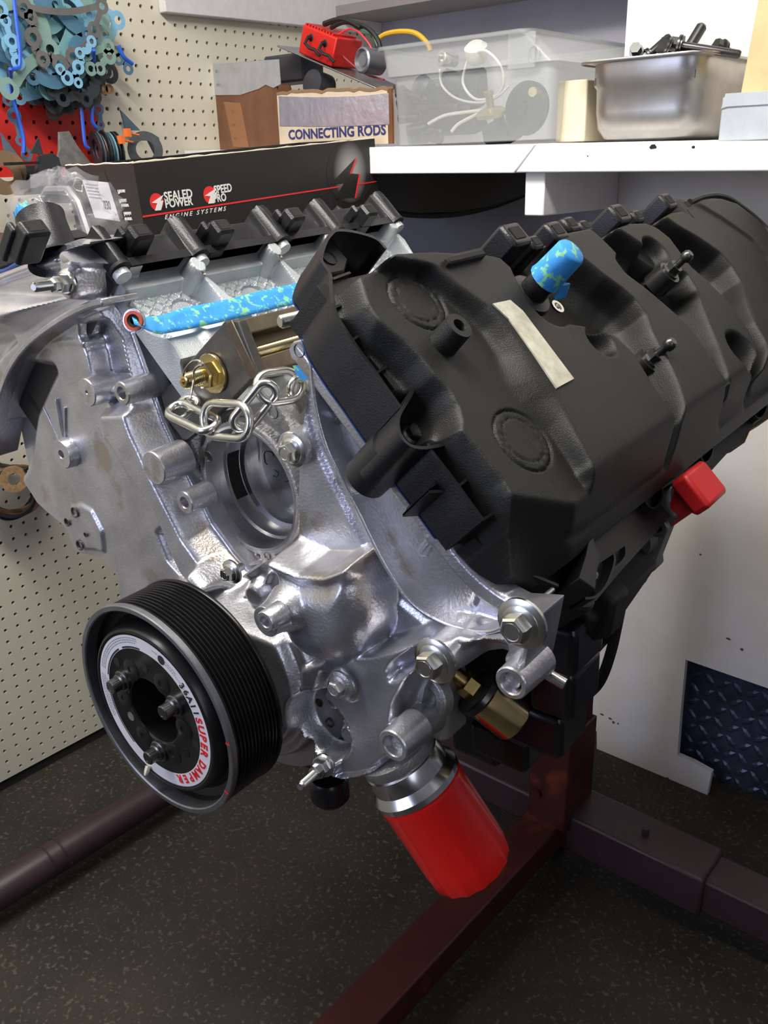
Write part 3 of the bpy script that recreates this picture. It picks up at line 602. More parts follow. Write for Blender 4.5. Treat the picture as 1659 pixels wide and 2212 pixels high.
# ear on the right arm beside the gasket
p1 = FP([(700, 790), (690, 735), (660, 730), (632, 738), (622, 755), (628, 775), (650, 790), (670, 800)], 98); mb = MB(); mb.prism(p1, FY(98), -10, 0, ch=1.2); eo('lug', mb, ALU, cover)
mb = MB(); mb.lathe([(5.2, 0), (4.6, .3), (4.4, -1), (.01, -1.2)], frame(E(646, 757, 97.6), (0, -1, 0)), 20, caps=False); eo('tapped_hole', mb, STEELG, cover)
def etext(s, px, py, ye, size, ang_, m, parent, name='cast_number'):
    a = math.radians(ang_); fr = (e2w(E(px, py, ye)), RE @ np.array([math.cos(a), 0, math.sin(a)]), RE @ np.array([-math.sin(a), 0, math.cos(a)]), -YE); text(s, fr, size / 1000, m, name, parent)
etext('0000729', 703, 1080, 114.2, 8, 47, ALU_M, cover)
# flat web detail: raised dots of casting text

q = spline(np.array(FP([(222, 652), (189, 660), (129, 690), (64, 738), (26, 785), (2, 840), (-16, 910), (-30, 990)], 98)), 6); ffr = (np.array([0., 143, 0]), np.array([1., 0, 0]), np.array([0, 0, 1.]), np.array([0, -1., 0]))
mb = MB(); mb.strip(q, 8, 46, ffr, 6); eo('cast_rim', mb, ALU, cover, sharp=40, bevel=.0015)
q = spline(np.array(FP([(-60, 618), (0, 600), (60, 578), (112, 563)], 112)), 6); mb = MB(); mb.strip(q, 8, 32, ffr, 7); eo('cast_rim', mb, ALU, cover, sharp=40, bevel=.0015)
for P_, y_, w_ in (([(118, 862), (126, 905), (134, 955)], 112, 2.4), ([(92, 880), (114, 925), (130, 965)], 114, 2.4), ([(138, 880), (139, 955)], 113, 2.4), ([(168, 1022), (182, 1085), (205, 1140)], 120, 2), ([(90, 990), (140, 1060), (165, 1098)], 122, 1.5)):
    q = spline(np.array(FP(P_, y_)), 4); mb = MB(); mb.strip(q, 10, 143 - y_, ffr, w_); eo('web', mb, ALU, cover, sharp=40, bevel=.0005)

a_, b_ = E(604, 696, 96), E(672, 680, 122); L_ = np.linalg.norm(b_ - a_); fr = frame(a_, b_ - a_); mb = MB(); pr = [(3.6, 0), (4.6, 1)]; h = 1.4
while h < 20: pr += [(4.9, h), (4.3, h + .6)]; h += 1.2
pr += [(4.7, 21), (4.7, L_)]; mb.lathe(pr, fr, 16); eo('stud_bolt', mb, ZINC, cover, sharp=40)
# ---- block: valley face with the water pump bore
BY = 151.
bo = [tuple(E(x, y, BY)[[0, 2]]) for x, y in ((350, 900), (400, 950), (500, 1000), (620, 880), (650, 860), (700, 900), (760, 1000), (760, 1160), (690, 1240), (560, 1260), (470, 1190), (420, 1080), (360, 960))]
cb = E(548, 1050, BY); eL, eR = E(463, 1040, BY), E(655, 1090, BY); br = (eR[0] - eL[0]) / 2; cb = np.array([(eL[0] + eR[0]) / 2, BY, E(555, 1050, BY)[2]])
xs2 = np.arange(-150, 130, 1.5); zs2 = np.arange(40, 290, 1.5); X, Z = np.meshgrid(xs2, zs2, indexing='ij'); H = np.zeros(X.shape)
def BP(pts, h): return [tuple(E(x, y, BY - h)[[0, 2]]) for x, y in pts]
vp_ = BP([(355, 880), (372, 850), (430, 900), (560, 870), (578, 862), (612, 860), (640, 900), (660, 930), (720, 960), (720, 1200), (640, 1260), (520, 1250), (430, 1130), (395, 1040), (360, 960)], 0)
mk = sdpoly(vp_, X, Z) < 0
d = np.hypot(X - cb[0], Z - cb[2]); H = smax(H, 10 * st(d - br - 7, 3), 2)
for (x, y) in ((445, 985), (592, 893), (576, 1201)): 
    c = E(x, y, BY - 10); H = smax(H, 10 * st(np.hypot(X - c[0], Z - c[2]) - 11, 4), 2)
H = smax(H, 8 * st(sdline(np.array(BP([(392, 905), (420, 975), (455, 1045), (478, 1100), (520, 1170), (575, 1225)], 8)), X, Z) - 3, 2), 1.5)
H = smax(H, 10 * st(sdline(np.array(BP([(598, 880), (640, 960)], 8)), X, Z) - 6, 2), 1.5)
sdb = np.maximum(sdpoly(vp_, X, Z), br - d)
fb = MB(); fb.grid(lambda u, v, h: np.c_[u, BY - h, v], xs2, zs2, H, mk, base=-14., sd=sdb)
block = eo('engine_block', fb, ALU_D, engine, sharp=50)
# body behind: crankcase, valley floor, deck sides
mb = MB(); FB = (np.zeros(3), np.array([1., 0, 0]), np.array([0, 0, 1.]), np.array([0, 1., 0]))
mb.prism([(-95, -60), (95, -60), (120, 0), (215, 95), (112, 205), (0, 60), (-20, 60), (-112, 190), (-215, 95), (-120, 0)], FB, 168, 560)
eo('crankcase', mb, ALU_D, engine, smooth=False)
bore = MB(); fr = (cb, np.array([1., 0, 0]), np.array([0, 0, 1.]), np.array([0, 1., 0]))
bore.lathe([(br + 1.6, -8), (br + 1.5, -10.5), (br - .6, -10.5), (br - 1.2, -8), (br - 1.4, 12), (br - 3.5, 14), (br - 3.6, 30), (br - 9, 31), (br - 10, 34), (br - 10.5, 52), (.01, 53)], fr, 80, caps=False)
eo('water_pump_bore', bore, ALU_M, block, sharp=40)
# dark slot in the side of the bore and pen marks on its floor
mb = MB(); V = []
for i in range(13):
    t = math.radians(162 + 50 * i / 12); V += [(cb[0] + (br - 3.9) * math.cos(t), BY + y_, cb[2] + (br - 3.9) * math.sin(t)) for y_ in (15, 29)]
mb.add(V, [(2 * i, 2 * i + 1, 2 * i + 3, 2 * i + 2) for i in range(12)]); eo('coolant_slot', mb, HOLE, block, smooth=False)
INK = mat('pen_ink', (.03, .03, .05), .6); FLY = BY + 52.4
def pen(pts, r=.9):
    mb = MB(); P = np.array([E(340 + x / 2.9625, 620 + y / 2.9625, FLY) for x, y in pts]); mb.tube(spline(P, 4), r, 6, flat=.3); return eo('pen_mark', mb, INK, block)
pen([(690, 1120), (685, 1070), (700, 1050), (740, 1060), (745, 1080)], 1.3); pen([(690, 1120), (705, 1135)], 1.2); pen([(770, 1070), (790, 1090), (800, 1075), (830, 1090)], 1.2)
pen([(750, 1170), (775, 1190), (765, 1215), (740, 1205)], .8); pen([(815, 1180), (830, 1170), (850, 1185)], .9); pen([(820, 1245), (845, 1240), (865, 1250)], 1.3)
for (x, y, r_) in ((450, 987, 5), (590, 891, 5), (577, 1201, 3.5)):
    mb = MB(); mb.lathe([(r_ + .6, 0), (r_, .4), (r_ * .85, -1), (r_ * .8, -1.4), (.01, -1.5)], frame(E(x, y, BY - 10.6), (0, -1, 0)), 20, caps=False); eo('tapped_hole', mb, STEELG, block)
# jagged machined lug behind the chain
mb = MB(); mb.prism([tuple(E(x, y, 160)[[0, 2]]) for x, y in ((598, 880), (612, 868), (660, 865), (668, 900), (640, 925), (625, 900))], FB, 160, 215); eo('cast_lug', mb, ALU_M, block, smooth=False)
mb = MB(); mb.lathe([(8, 0), (8, 60)], frame(E(655, 1240, 140), (0, 1, 0)), 12); 
# oil pan, black, under the nose
mb = MB(); mb.prism([(-85, -62), (105, -62), (85, -100), (60, -118), (-60, -118), (-85, -90)], FB, 118, 560, ch=6); eo('oil_pan', mb, BLKG, engine, bevel=.002)
mb = MB(); p = E(712, 1700, 118); mb.lathe([(16, 0), (18, 4), (18, 22), (14, 27), (.01, 28)], frame(p + [0, 0, 12], (0, 0, -1)), 24); eo('drain_boss', mb, BLKG, engine)
# dark mass right of the arm: manifold and side of the block
mb = MB(); mb.prism([(150, -40), (205, -30), (262, 20), (290, 78), (270, 100), (200, 95), (140, 30)], FB, 205, 330, ch=5)
for k in range(1): mb.prism([(262, 40), (296, 60), (300, 92), (280, 104), (250, 90)], FB, 215 + 55 * k, 245 + 55 * k, ch=3)
eo('side_casting', mb, DARK, engine, bevel=.002)
mb = MB()
for (x, y, ye, w_, h_) in ((1222, 1390, 200, 15, 22), (1205, 1480, 215, 20, 24), (1160, 1560, 225, 30, 22), (1090, 1600, 230, 30, 18), (1040, 1570, 235, 26, 30)):
    p = E(x, y, ye); mb.box((p[0] - w_, ye - 14, p[2] - h_), (p[0] + w_, ye + 40, p[2] + h_), ch=4)
eo('rubber_mount', mb, BLKG, engine, bevel=.003)

# ---- cylinder heads
for s in (1, -1):
    b0, b1 = (150, 283) if s > 0 else (170, 318)
    mb = MB(); bfr = BANK(s)
    c0, c1 = (-128, 92) if s > 0 else (-118, 60)
    y1 = 590 if s > 0 else 506
    mb.prism([(150, c0), (y1, c0), (y1, c1), (150, c1)], bfr, b0, b1)
    hd = eo('cylinder_head', mb, HEADM if s < 0 else ALU_D, engine, smooth=False)
    if s < 0: headL = hd
    else: headR = hd
# inner face of the left head: height field over (y, b), h stands towards the valley
us = np.arange(126, 512, 1.1); vs = np.arange(196, 324, 1.1); X, Z = np.meshgrid(us, vs, indexing='ij'); H = np.zeros(X.shape)
hfn = lambda u, v, h: np.c_[-(v + (-118 - h)) / S2, u, (v - (-118 - h)) / S2]
# c of the surface is -118-h  (bank -1: x=-(b+c)/s2, z=(b-c)/s2)
def LP(pts, h): return [Cc(x, y, -118 - h, -1) for x, y in pts]
H += 4
Dm = 13.5; dg1 = (X * .95 + Z * 1.15) / Dm; dg2 = (X * .95 - Z * 1.15) / Dm
cutp = np.maximum(st(np.abs((dg1 % 1) - .5) * Dm - .7, 1.2), st(np.abs((dg2 % 1) - .5) * Dm - .7, 1.2))
H += 2.2 * cutp * st(np.abs(Z - 272) - 36, 3)
H = H * (1 - st(-(Z - 307), 3)) + 16 * st(-(Z - 307), 3)     # ledge under the valve cover
H = smax(H, 12 * st(np.abs(Z - 308) - 3, 6), 3)
for (x, y) in ((432, 580), (597, 545), (716, 520), (852, 490)):           # bolt bosses with their legs
    cy, cb_ = Cc(x, y, -150, -1)
    H = smax(H, 34 * st(np.hypot(X - cy, (Z - cb_ - 4) * .8) - 9, 5), 3)
    H = smax(H, 30 * st(np.abs(X - cy - 2) - 7, 6) * st(-(Z - cb_), 6), 3)
    tt = np.clip((cb_ - 6 - Z) / 45, 0, 1); H = smax(H, (26 - 6 * tt) * st(np.abs(X - cy - 6 - 16 * tt) - 6 - 7 * tt, 9) * st(Z - cb_ + 4, 4), 4)
for (x, y, r_) in ((400, 668, 16), (548, 636, 16), (672, 606, 16), (780, 575, 16)):         # smooth half rounds above the ports
    cy, cb_ = Cc(x, y, -124, -1); dd = np.hypot(X - cy, Z - cb_ + 4); t = st(dd - r_, 2); H = H * (1 - t) + 3.2 * t
    H = smax(H, 6.5 * st(np.abs(dd - r_) - 1, 1.6), .8)
port = [(280, 690), (690, 600), (900, 555), (900, 640), (700, 700), (340, 760)]
# intake flange and swollen ports lower down
H = smax(H, 22 * st(np.abs(Z - 238) - 13, 4), 3)
for (x, y) in ((330, 760), (372, 765), (455, 740), (520, 725)):
    cy, cb_ = Cc(x, y, -140, -1); H = smax(H, 26 * np.exp(-((X - cy) / 15) ** 2 - ((Z - cb_ - 6) / 26) ** 2), 5)
mk = np.ones(X.shape, bool)
mb = MB(); mb.grid(hfn, us, vs, H, mk, base=-6.)
eo('intake_face', mb, HEADM, headL, sharp=45)
for (x, y) in ((439, 592), (605, 555)):
    cy, cb_ = Cc(x, y, -153, -1); mb = MB(); p = bank(cb_, -153.5, cy, -1); mb.lathe([(2.6, 0), (2.4, .2), (.01, -1)], frame(p, (1, 0, 1)), 14, caps=False); eo('tapped_hole', mb, STEELG, headL)
# red sealing ring at the front of the intake and the blue tape over the ports
mb = MB(); cy, cb_ = Cc(289, 693, -146, -1); p = bank(cb_, -146, cy, -1); fr = frame(p, (.5, -1, .2))
mb.lathe([(8.2, 0), (8.2, 1.5), (5.6, 1.5), (5.6, -2)], fr, 28, caps=False, mi=0); mb.lathe([(10, -2), (10, 0), (8.2, .2)], fr, 28, caps=False, mi=1); mb.lathe([(5.6, 1), (3.4, .5), (3.2, -3), (.01, -3)], fr, 28, caps=False, mi=2)
eo('sealing_ring', mb, [mat('orange_seal', (.45, .07, .03), .5), ALU, HOLE], headL)
tp = [(286, 664), (296, 688), (345, 719), (398, 712), (470, 697), (560, 675), (640, 656), (700, 642), (710, 600), (640, 612), (560, 628), (470, 650), (400, 663), (350, 678), (300, 683)]
def ribbon(top, bot, c_, s, nm, m, parent, bulge=0.):
    P = spline(top, 5); Q = spline(bot, 5); mb = MB(); V = []
    for k, (a, b_) in enumerate(zip(P, Q)):
        for t in (0, .25, .5, .75, 1):
            x, y = a * (1 - t) + b_ * t; cc = c_ - bulge * math.sin(math.pi * t) + .5 * math.sin(k * 1.3 + 3 * t); yy, bb = Cc(x, y, cc, s); V.append(bank(bb, cc, yy, s))
    n = len(P); F = [(5 * k + i, 5 * k + i + 1, 5 * k + i + 6, 5 * k + i + 5) for k in range(n - 1) for i in range(4)]
    mb.add(V, F); o = eo(nm, mb, m, parent, sharp=60); md = o.modifiers.new('thickness', 'SOLIDIFY'); md.thickness = .0006; return o
tape = ribbon([(280, 668), (302, 684), (350, 680), (400, 664), (470, 651), (560, 629), (640, 612), (720, 596)], [(290, 700), (330, 717), (352, 720), (400, 712), (470, 697), (560, 675), (640, 656), (720, 640)], -148, -1, 'masking_tape', TAPE, headL)
tape['label'] = 'blue masking tape with green print over the intake ports'
mb = MB(); p = E(650, 800, 150); mb.prism([tuple(E(x, y, 128)[[0, 2]]) for x, y in ((632, 790), (665, 788), (668, 822), (650, 820), (638, 806))], FB, 128, 128.6); eo('masking_tape', mb, TAPE, headL)
# ---- left valve cover
us = np.arange(118, 512, 1.4); vs = np.arange(-158, 120, 1.8); X, Z = np.meshgrid(us, vs, indexing='ij'); bfr = BANK(-1); H = np.full(X.shape, 322.)
bosL = [Cc(x, y, -158, -1)[0] for x, y in ((258, 555), (442, 545), (612, 505), (728, 480), (852, 455))]
H = smax(H, 322 + 35 * st(-(Z + 144), 7), 4)
H = smax(H, 322 + 43 * st(-(Z + 110), 40), 8)
for k, cy in enumerate(bosL):
    H = smax(H, 322 + 50 * st(np.abs(X - cy - 62 + .15 * (Z + 130)) - 6, 12) * st(-(Z + 134), 10), 6)
    H = smax(H, 322 + 46 * st(np.abs(X - cy - 34 + .15 * (Z + 130)) - 5, 12) * st(-(Z + 134), 10), 6)
    H = smax(H, 322 + 40 * st(np.abs(X - cy) - 9, 5) * st(-(Z + 146), 4), 4)
    H = smax(H, 322 + 40 * st(np.hypot(X - cy, np.minimum(Z + 148, 0)) - 10.8, 2.5) * st(Z + 100, 8), 3)
sdl = sdpoly([(122, -60), (122, -130), (132, -153), (506, -153), (508, 110), (122, 110)], X, Z)
for cy in bosL: sdl = np.minimum(sdl, np.hypot(X - cy, Z + 148) - 10.8)
mk = sdl < 0
mb = MB(); mb.grid(lambda u, v, h: bank3(h, v, u, -1), us, vs, H, mk, base=318., sd=sdl)
vcl = eo('valve_cover', mb, BLK, engine, sharp=45); vcl['label'] = 'black plastic valve cover of the far left bank'
for cy in bosL:
    mb = MB(); mb.lathe([(9.6, 0), (9.6, 3), (8.8, 3.6)], frame(bank(318, -150, cy, -1), (-1, 0, 1)), 24); eo('rubber_grommet', mb, DARK, vcl)
    mb = MB(); mb.lathe([(7.6, -6), (7.6, 0)], frame(bank(317.5, -147, cy, -1), (-1, 0, 1)), 24); eo('bolt_pad', mb, HEADM, vcl)
# square lugs standing off the rim
for (x, y, s_) in ((292, 512, .8), (468, 500, .8), (624, 472, .8), (784, 462, .75), (62, 505, .9)):
    cy, cb_ = Cc(x, y, -160, -1); mb = MB(); o = bank(cb_, -164, cy, -1); fr = (o, np.array([0, 1., 0]), np.array([1, 0, -1.]) / S2, np.array([-1, 0, -1.]) / S2 * -1)
    fr = (bank(cb_ - 4, -152, cy, -1), np.array([0, 1., 0]), np.array([1., 0, 1.]) / S2, np.array([-1., 0, 1.]) / S2)   # u=y, v towards valley (-c), w=+b
    mb.box((-13 * s_, -16, -8), (13 * s_, 20, 9), fr, ch=2.5); mb.box((-16 * s_, -24, 4), (-9 * s_, 12, 16), fr, ch=2); eo('cover_lug', mb, BLK, vcl, bevel=.0008)
    mb = MB(); mb.box((-7 * s_, 19.5, -4), (7 * s_, 20.3, 5), fr); eo('lug_recess', mb, HOLE, vcl, smooth=False)
# big neck at the front of the left cover with a scrap of blue tape in it
fr = frame(bank(322, -120, 118, -1), (-.8, .05, .95)); p = E(118, 555, 116); fr = frame(p, (-.75, .25, 1))
mb = MB(); mb.lathe([(25, -5), (22, 0), (21, 34), (22, 42), (19.5, 43), (18.5, 41), (18, 10), (.01, 9)], fr, 40, caps=False); eo('filler_neck', mb, BLK, vcl, sharp=35)
mb = MB(); p = E(140, 488, 108); V = []
for i in range(11):
    t = math.radians(-60 + 120 * i / 10); q_ = fr[0] + 20 * math.cos(t) * fr[1] + 20 * math.sin(t) * fr[2]
    V += [q_ + fr[3] * (38 + 1.2 * (i % 2)), q_ * 1 + fr[3] * (47 + 1.5 * (i % 3)) + fr[1] * 1.5]
mb.add(V, [(2 * i, 2 * i + 1, 2 * i + 3, 2 * i + 2) for i in range(10)]); eo('tape_scrap', mb, TAPE, vcl)
# blue gasket edge and front rim of the left cover
gl = [E(x, y, 118) for x, y in ((-60, 585), (0, 588), (40, 570), (80, 556), (118, 546))]; mb = MB(); mb.tube(spline(gl, 5), 2.4, 8); eo('gasket_edge', mb, BLUEG, vcl)
mb = MB(); us = np.arange(-380, -105, 2.); 
fo = [tuple(E(x, y, 120)[[0, 2]]) for x, y in ((-140, 600), (-60, 582), (0, 584), (45, 566), (82, 552), (112, 545), (118, 520), (95, 505), (60, 520), (0, 520), (-80, 510), (-200, 560))]
mb.prism(fo, FY(120), -40, 0, ch=2); eo('front_rim', mb, BLK, vcl, bevel=.001)

# ---- right valve cover: height field over (y, c)
yy = np.arange(94, 812, 1.35); cc = np.arange(-156, 106, 1.3); X, Z = np.meshgrid(yy, cc, indexing='ij')
def CP_(pts, b): return [B(x, y, b) for x, y in pts]
BT = 362.
P1 = [(788, 562), (808, 625), (835, 664), (890, 711), (925, 746), (955, 784), (987, 815), (1008, 850), (1016, 880), (1013, 905), (1051, 946), (1109, 1017), (1158, 1100), (1270, 1130), (1400, 1040), (1500, 960), (1476, 905), (1440, 862), (1413, 822), (1377, 763), (1362, 747), (1329, 717), (1285, 699), (1230, 690), (1175, 665), (1132, 620), (1110, 575), (1080, 548), (1050, 541), (930, 533), (850, 537)]
C3 = lambda L: [(1050 + x / 2.724, 420 + y / 2.724) for x, y in L]
P2 = C3([(380, 240), (500, 330), (640, 440), (700, 490), (800, 560), (870, 620), (930, 700), (960, 790), (1000, 870), (1060, 970), (1110, 1080), (1150, 1200), (1180, 1300), (1250, 1400), (1500, 1260), (1490, 1170), (1390, 1030), (1330, 960), (1290, 880), (1200, 760), (1100, 670), (950, 540), (830, 450), (785, 390), (790, 350), (720, 280), (640, 205), (600, 180), (480, 200)])
P3 = C3([(740, 185), (860, 260), (1000, 355), (1100, 420), (1180, 470), (1230, 550), (1260, 640), (1300, 740), (1350, 860), (1380, 950), (1420, 1060), (1490, 1160), (1640, 1090), (1620, 930), (1560, 800), (1480, 690), (1400, 590), (1300, 490), (1220, 420), (1150, 330), (1090, 250), (1000, 180), (930, 150), (830, 150)])
P4 = C3([(1030, 120), (1130, 190), (1250, 260), (1380, 350), (1440, 420), (1490, 500), (1520, 600), (1570, 740), (1640, 860), (1690, 1000), (1850, 920), (1800, 760), (1700, 600), (1600, 450), (1480, 330), (1350, 220), (1240, 140), (1150, 80), (1080, 90)])
P5 = C3([(1230, 40), (1280, 60), (1400, 130), (1500, 200), (1580, 260), (1659, 350), (1740, 480), (1820, 640), (1950, 860), (2150, 760), (2050, 500), (1850, 280), (1659, 130), (1500, 40), (1380, 0), (1280, 5)])
base = sdpoly([(120, -140), (120, 30), (128, 62), (150, 96), (840, 96), (840, -150)], X, Z)
H = np.full(X.shape, 290.); H = H + 22 * st(base, 10)
low = BT - 36
pl_ = [(P1, BT, 3), (P2, BT, 7), (P3, BT, 7), (P4, BT, 7), (P5, BT + 2, 7)]
for k, (P, h, w_) in enumerate(pl_):
    Q = np.array(CP_(P, h)); d = sdpoly(Q, X, Z)
    hh = low + (h - low) * st(d + (0 if k else 1.2), w_)
    wide = low + (h - low - 10) * st(d, 30) if k else low
    H = np.maximum(H, np.where(base < 0, np.maximum(hh, wide), hh))
# the long side slopes away below the plateaus
zz = Z - np.clip(32 + (X - 98) * .55, 32, 60); cap = BT - 1.2 * (np.sqrt(zz ** 2 + 9) + zz) / 2; H = np.minimum(H, np.maximum(cap, 288))
# front strip sits lower than the main plateau, joined by a smooth slope
up_ = np.array(CP_([(860, 560), (941, 574), (992, 617), (1051, 656), (1109, 715), (1168, 793), (1211, 852), (1255, 955), (1280, 1010), (1330, 1080)], BT))
lo_ = np.array(CP_([(840, 570), (882, 580), (933, 617), (984, 664), (1039, 715), (1070, 770), (1086, 833), (1121, 880), (1180, 931), (1240, 1005), (1275, 1040), (1330, 1090)], BT - 12))
fl_ = np.vstack([[[60, -170]], lo_, [[200, 130], [60, 130]]]); fu_ = np.vstack([[[60, -175]], up_, [[230, 130], [60, 130]]])
dl = sdpoly(fl_, X, Z); du = sdpoly(fu_, X, Z); a_ = np.clip(-du, 0, None); b_ = np.clip(dl, 0, None); t = np.where(dl < 0, 1., a_ / (a_ + b_ + 1e-6)); t = np.where(du > 0, 0., t); t = t * t * (3 - 2 * t)
H = np.where(X < 330, np.minimum(H, BT - 13 * t), H)
# holes round the breather, studs and coil wells
def well(px, py, b, r_, depth, w_=3.):
    global H
    c = B(px, py, b); t = st(np.hypot(X - c[0], Z - c[1]) - r_, w_); H = H - depth * t
well(1185, 655, BT, 20, 8, 4); well(1300, 735, BT, 13, 18, 5); well(1418, 540, BT, 15, 14, 4); well(1590, 770, BT - 10, 20, 25, 8)
cs = np.array(B(1000, 845, BT)); t = st(np.hypot(X - B(945, 830, BT)[0] , Z - B(945, 830, BT)[1]) - 19, 3); H = H - (H - 300) * t * (X < 135)
sdv = sdpoly([(99, -148), (99, 60), (104, 82), (124, 99), (640, 100), (740, 60), (797, -30), (800, -80), (775, -112), (730, -134), (640, -150)], X, Z); mk = sdv < 0
H = np.where(X > 640, np.maximum(H, BT - 3 - 14 * st(-(sdpoly([(600, 100), (640, 100), (740, 60), (797, -30), (800, -80), (775, -112), (730, -134), (640, -150), (600, -150)], X, Z) + 12), 6) + 0 * X), H)
H += .25 * np.sin(X * .05) * np.cos(Z * .06)
H = blur(H, 3)
# round patches where badges were ground off
for (lx, ly, rx, ry) in ((839, 617, 964, 684), (1069, 905, 1190, 995)):
    A_, B_ = np.array(B(lx, ly, BT - 13)), np.array(B(rx, ry, BT - 13)); cen = (A_ + B_) / 2; r_ = np.linalg.norm(A_ - B_) / 2
    d = np.hypot(X - cen[0], Z - cen[1]); H -= 2.2 * st(np.abs(d - r_) - .8, 1.8); H -= (.45 * np.sin(X * .9 + 2 * np.sin(Z * .31)) * np.sin(Z * .7 + X * .3)) * st(d - r_ + 2, 3) * st(-(d - r_ * .62), 6); H -= 1.2 * st(np.abs(d - r_ * .72) - .5, 1.6); H += 1.2 * np.exp(-((X - cen[0] - r_ * .5) ** 2 + (Z - cen[1] - r_ * .55) ** 2) / 30)
mb = MB(); mb.grid(lambda u, v, h: bank3(h, v, u, 1), yy, cc, H, mk, base=286., sd=sdv)
vcr = eo('valve_cover', mb, BLKP, engine, sharp=45); vcr['label'] = 'large black plastic valve cover of the near right bank with arched ridges'
# flange plate below, outer lip wall, fins
bf = BANK(1)
LB = 330
lip = [(834, 537), (812, 515), (768, 501), (729, 497), (716, 505), (706, 518), (696, 545), (695, 562), (705, 578), (714, 594), (715, 620), (718, 650), (730, 684), (749, 715), (776, 755), (808, 798), (836, 838), (866, 880)]
Q = np.array(CP_(lip, LB)); Qs = spline(Q, 4)
lo2 = [(866, 880), (925, 958), (936, 978), (965, 1015), (993, 1052), (1020, 1090), (1045, 1123)]
cl3 = [(1023, 1160), (1040, 1176), (1058, 1191), (1101, 1221), (1149, 1243), (1205, 1266)]
fp = np.vstack([Qs[2:], np.array(CP_(lo2, LB))[1:-1], np.array(CP_([(1075, 1180), (1149, 1250), (1230, 1290), (1300, 1290), (1345, 1235)], 300)), [[640, 104], [640, -150], [120, -150]]])
mb = MB(); mb.prism(fp, bf, 288, 294); eo('flange', mb, BLK, vcr, sharp=30)
mb = MB(); mb.strip(Qs, 290, LB, bf, 2.6)
q2 = np.array(CP_(lo2, LB)); mb.strip(spline(q2[1:], 3), 290, LB, bf, 2.6)
q4 = spline(np.array(CP_(cl3, 305)), 4); mb.strip(q4, 286, 306, bf, 2.4)
eo('lip_wall', mb, BLK, vcr, sharp=40)
# gasket (blue line) under the flange
mb = MB(); gq = np.vstack([Qs[6:], np.array(CP_(lo2, LB))[1:-1], np.array(CP_([(1060, 1165), (1110, 1225), (1160, 1258), (1225, 1285)], 300))]); mb.strip(gq, 287.0, 288.0, bf, 1.6); eo('gasket_edge', mb, BLUEG, vcr)
# top ear with its bolt eye
mb = MB(); ear = CP_([(716, 505), (700, 540), (690, 560), (712, 592), (745, 585), (752, 560), (735, 540)], 318); mb.prism(ear, bf, 300, 318, ch=1); eo('ear', mb, BLK, vcr)
mb = MB(); c = B(711, 558, 318); mb.lathe([(6, 0), (6, .5), (5.4, -.6), (.01, -.8)], frame(bank(318.4, c[1], c[0]), (1, 0, 1)), 20, caps=False); eo('bolt_eye', mb, HOLE, vcr)
for (a, b_) in (((719, 602), (757, 588)), ((724, 663), (757, 649)), ((760, 735), (792, 713)), ((813, 806), (845, 783)), ((990, 1050), (1022, 1025)), ((1044, 1122), (1072, 1104))):
    mb = MB(); mb.strip(np.array(CP_([a, b_], LB - 1)), 290, LB - 1, bf, 1.8); eo('fin', mb, BLK, vcr, smooth=False)
# bolt tower with its curled lip
hook = [(894, 838), (888, 852), (876, 872), (864, 893), (860, 911), (862, 930), (868, 944), (880, 957), (896, 965), (918, 967), (945, 963), (976, 955)]
mb = MB(); hk = spline(np.array(CP_(hook, LB + 1)), 4); mb.strip(hk, 284, LB + 1, bf, 2.4)
c = B(895, 925, LB); mb.lathe([(16, 270), (16.5, 300), (16.5, 306), (.01, 306)], (bank(0, c[1], c[0]), bf[1], bf[2], bf[3]), 36, caps=False); eo('bolt_tower', mb, BLK, vcr, sharp=40)
bc_ = B(890, 940, 308); bolt('bolt', 0, 0, 0, 6.2, vcr, m=mat('black_bolt', (.10, .10, .10), .35, .9), p=bank(308, bc_[1], bc_[0]), w=(1, 0, 1), shank=4)
# broken clip bracket
mb = MB(); mb.strip(np.array(CP_([(893, 985), (935, 978), (950, 1000), (958, 1028), (938, 1045), (925, 1062), (985, 1060)], 318)), 288, 318, bf, 2.2); eo('clip_bracket', mb, BLK, vcr, sharp=20)
mb = MB(); mb.prism(CP_([(935, 978), (990, 1050), (1045, 1124), (1010, 1150), (960, 1100), (905, 1010)], 296), bf, 288, 296, ch=1); eo('bracket_pad', mb, BLK, vcr)
# lower corner: tall fin, bolt, wire-thin lips
mb = MB(); mb.prism(CP_([(1240, 1173), (1258, 1222), (1248, 1300), (1212, 1275), (1228, 1225)], 300), bf, 290, 318, ch=.8); eo('corner_fin', mb, BLK, vcr, bevel=.0006)
c = B(1262, 1262, 300); mb = MB(); mb.lathe([(17, 262), (17, 292), (15, 294), (.01, 294)], (bank(0, c[1], c[0]), bf[1], bf[2], bf[3]), 32, caps=False); eo('bolt_tower', mb, BLK, vcr)
bolt('bolt', 0, 0, 0, 6.4, vcr, m=bpy.data.materials['black_bolt'], p=bank(303, *B(1266, 1246, 303)[::-1]), w=(1, 0, 1), shank=9)
mb = MB(); mb.strip(spline(np.array(CP_([(1262, 1294), (1285, 1290), (1304, 1272), (1318, 1243), (1326, 1215), (1325, 1199)], 305)), 4), 290, 306, bf, 1.8); mb.strip(spline(np.array(CP_([(1322, 1230), (1340, 1218), (1352, 1200), (1352, 1180)], 300)), 4), 288, 300, bf, 1.8)
for L in ([(1395, 1038), (1386, 1060), (1390, 1085), (1405, 1100), (1420, 1092), (1428, 1065), (1424, 1028)], [(1498, 950), (1508, 985), (1520, 1002), (1533, 990), (1538, 965), (1536, 910)], [(1620, 880), (1628, 900), (1640, 905), (1652, 890), (1655, 860)]):
    mb.strip(spline(np.array(CP_(L, 300)), 4), 288, 302, bf, 1.8)
eo('wire_lip', mb, BLK, vcr, sharp=40)['kind'] = 'stuff'
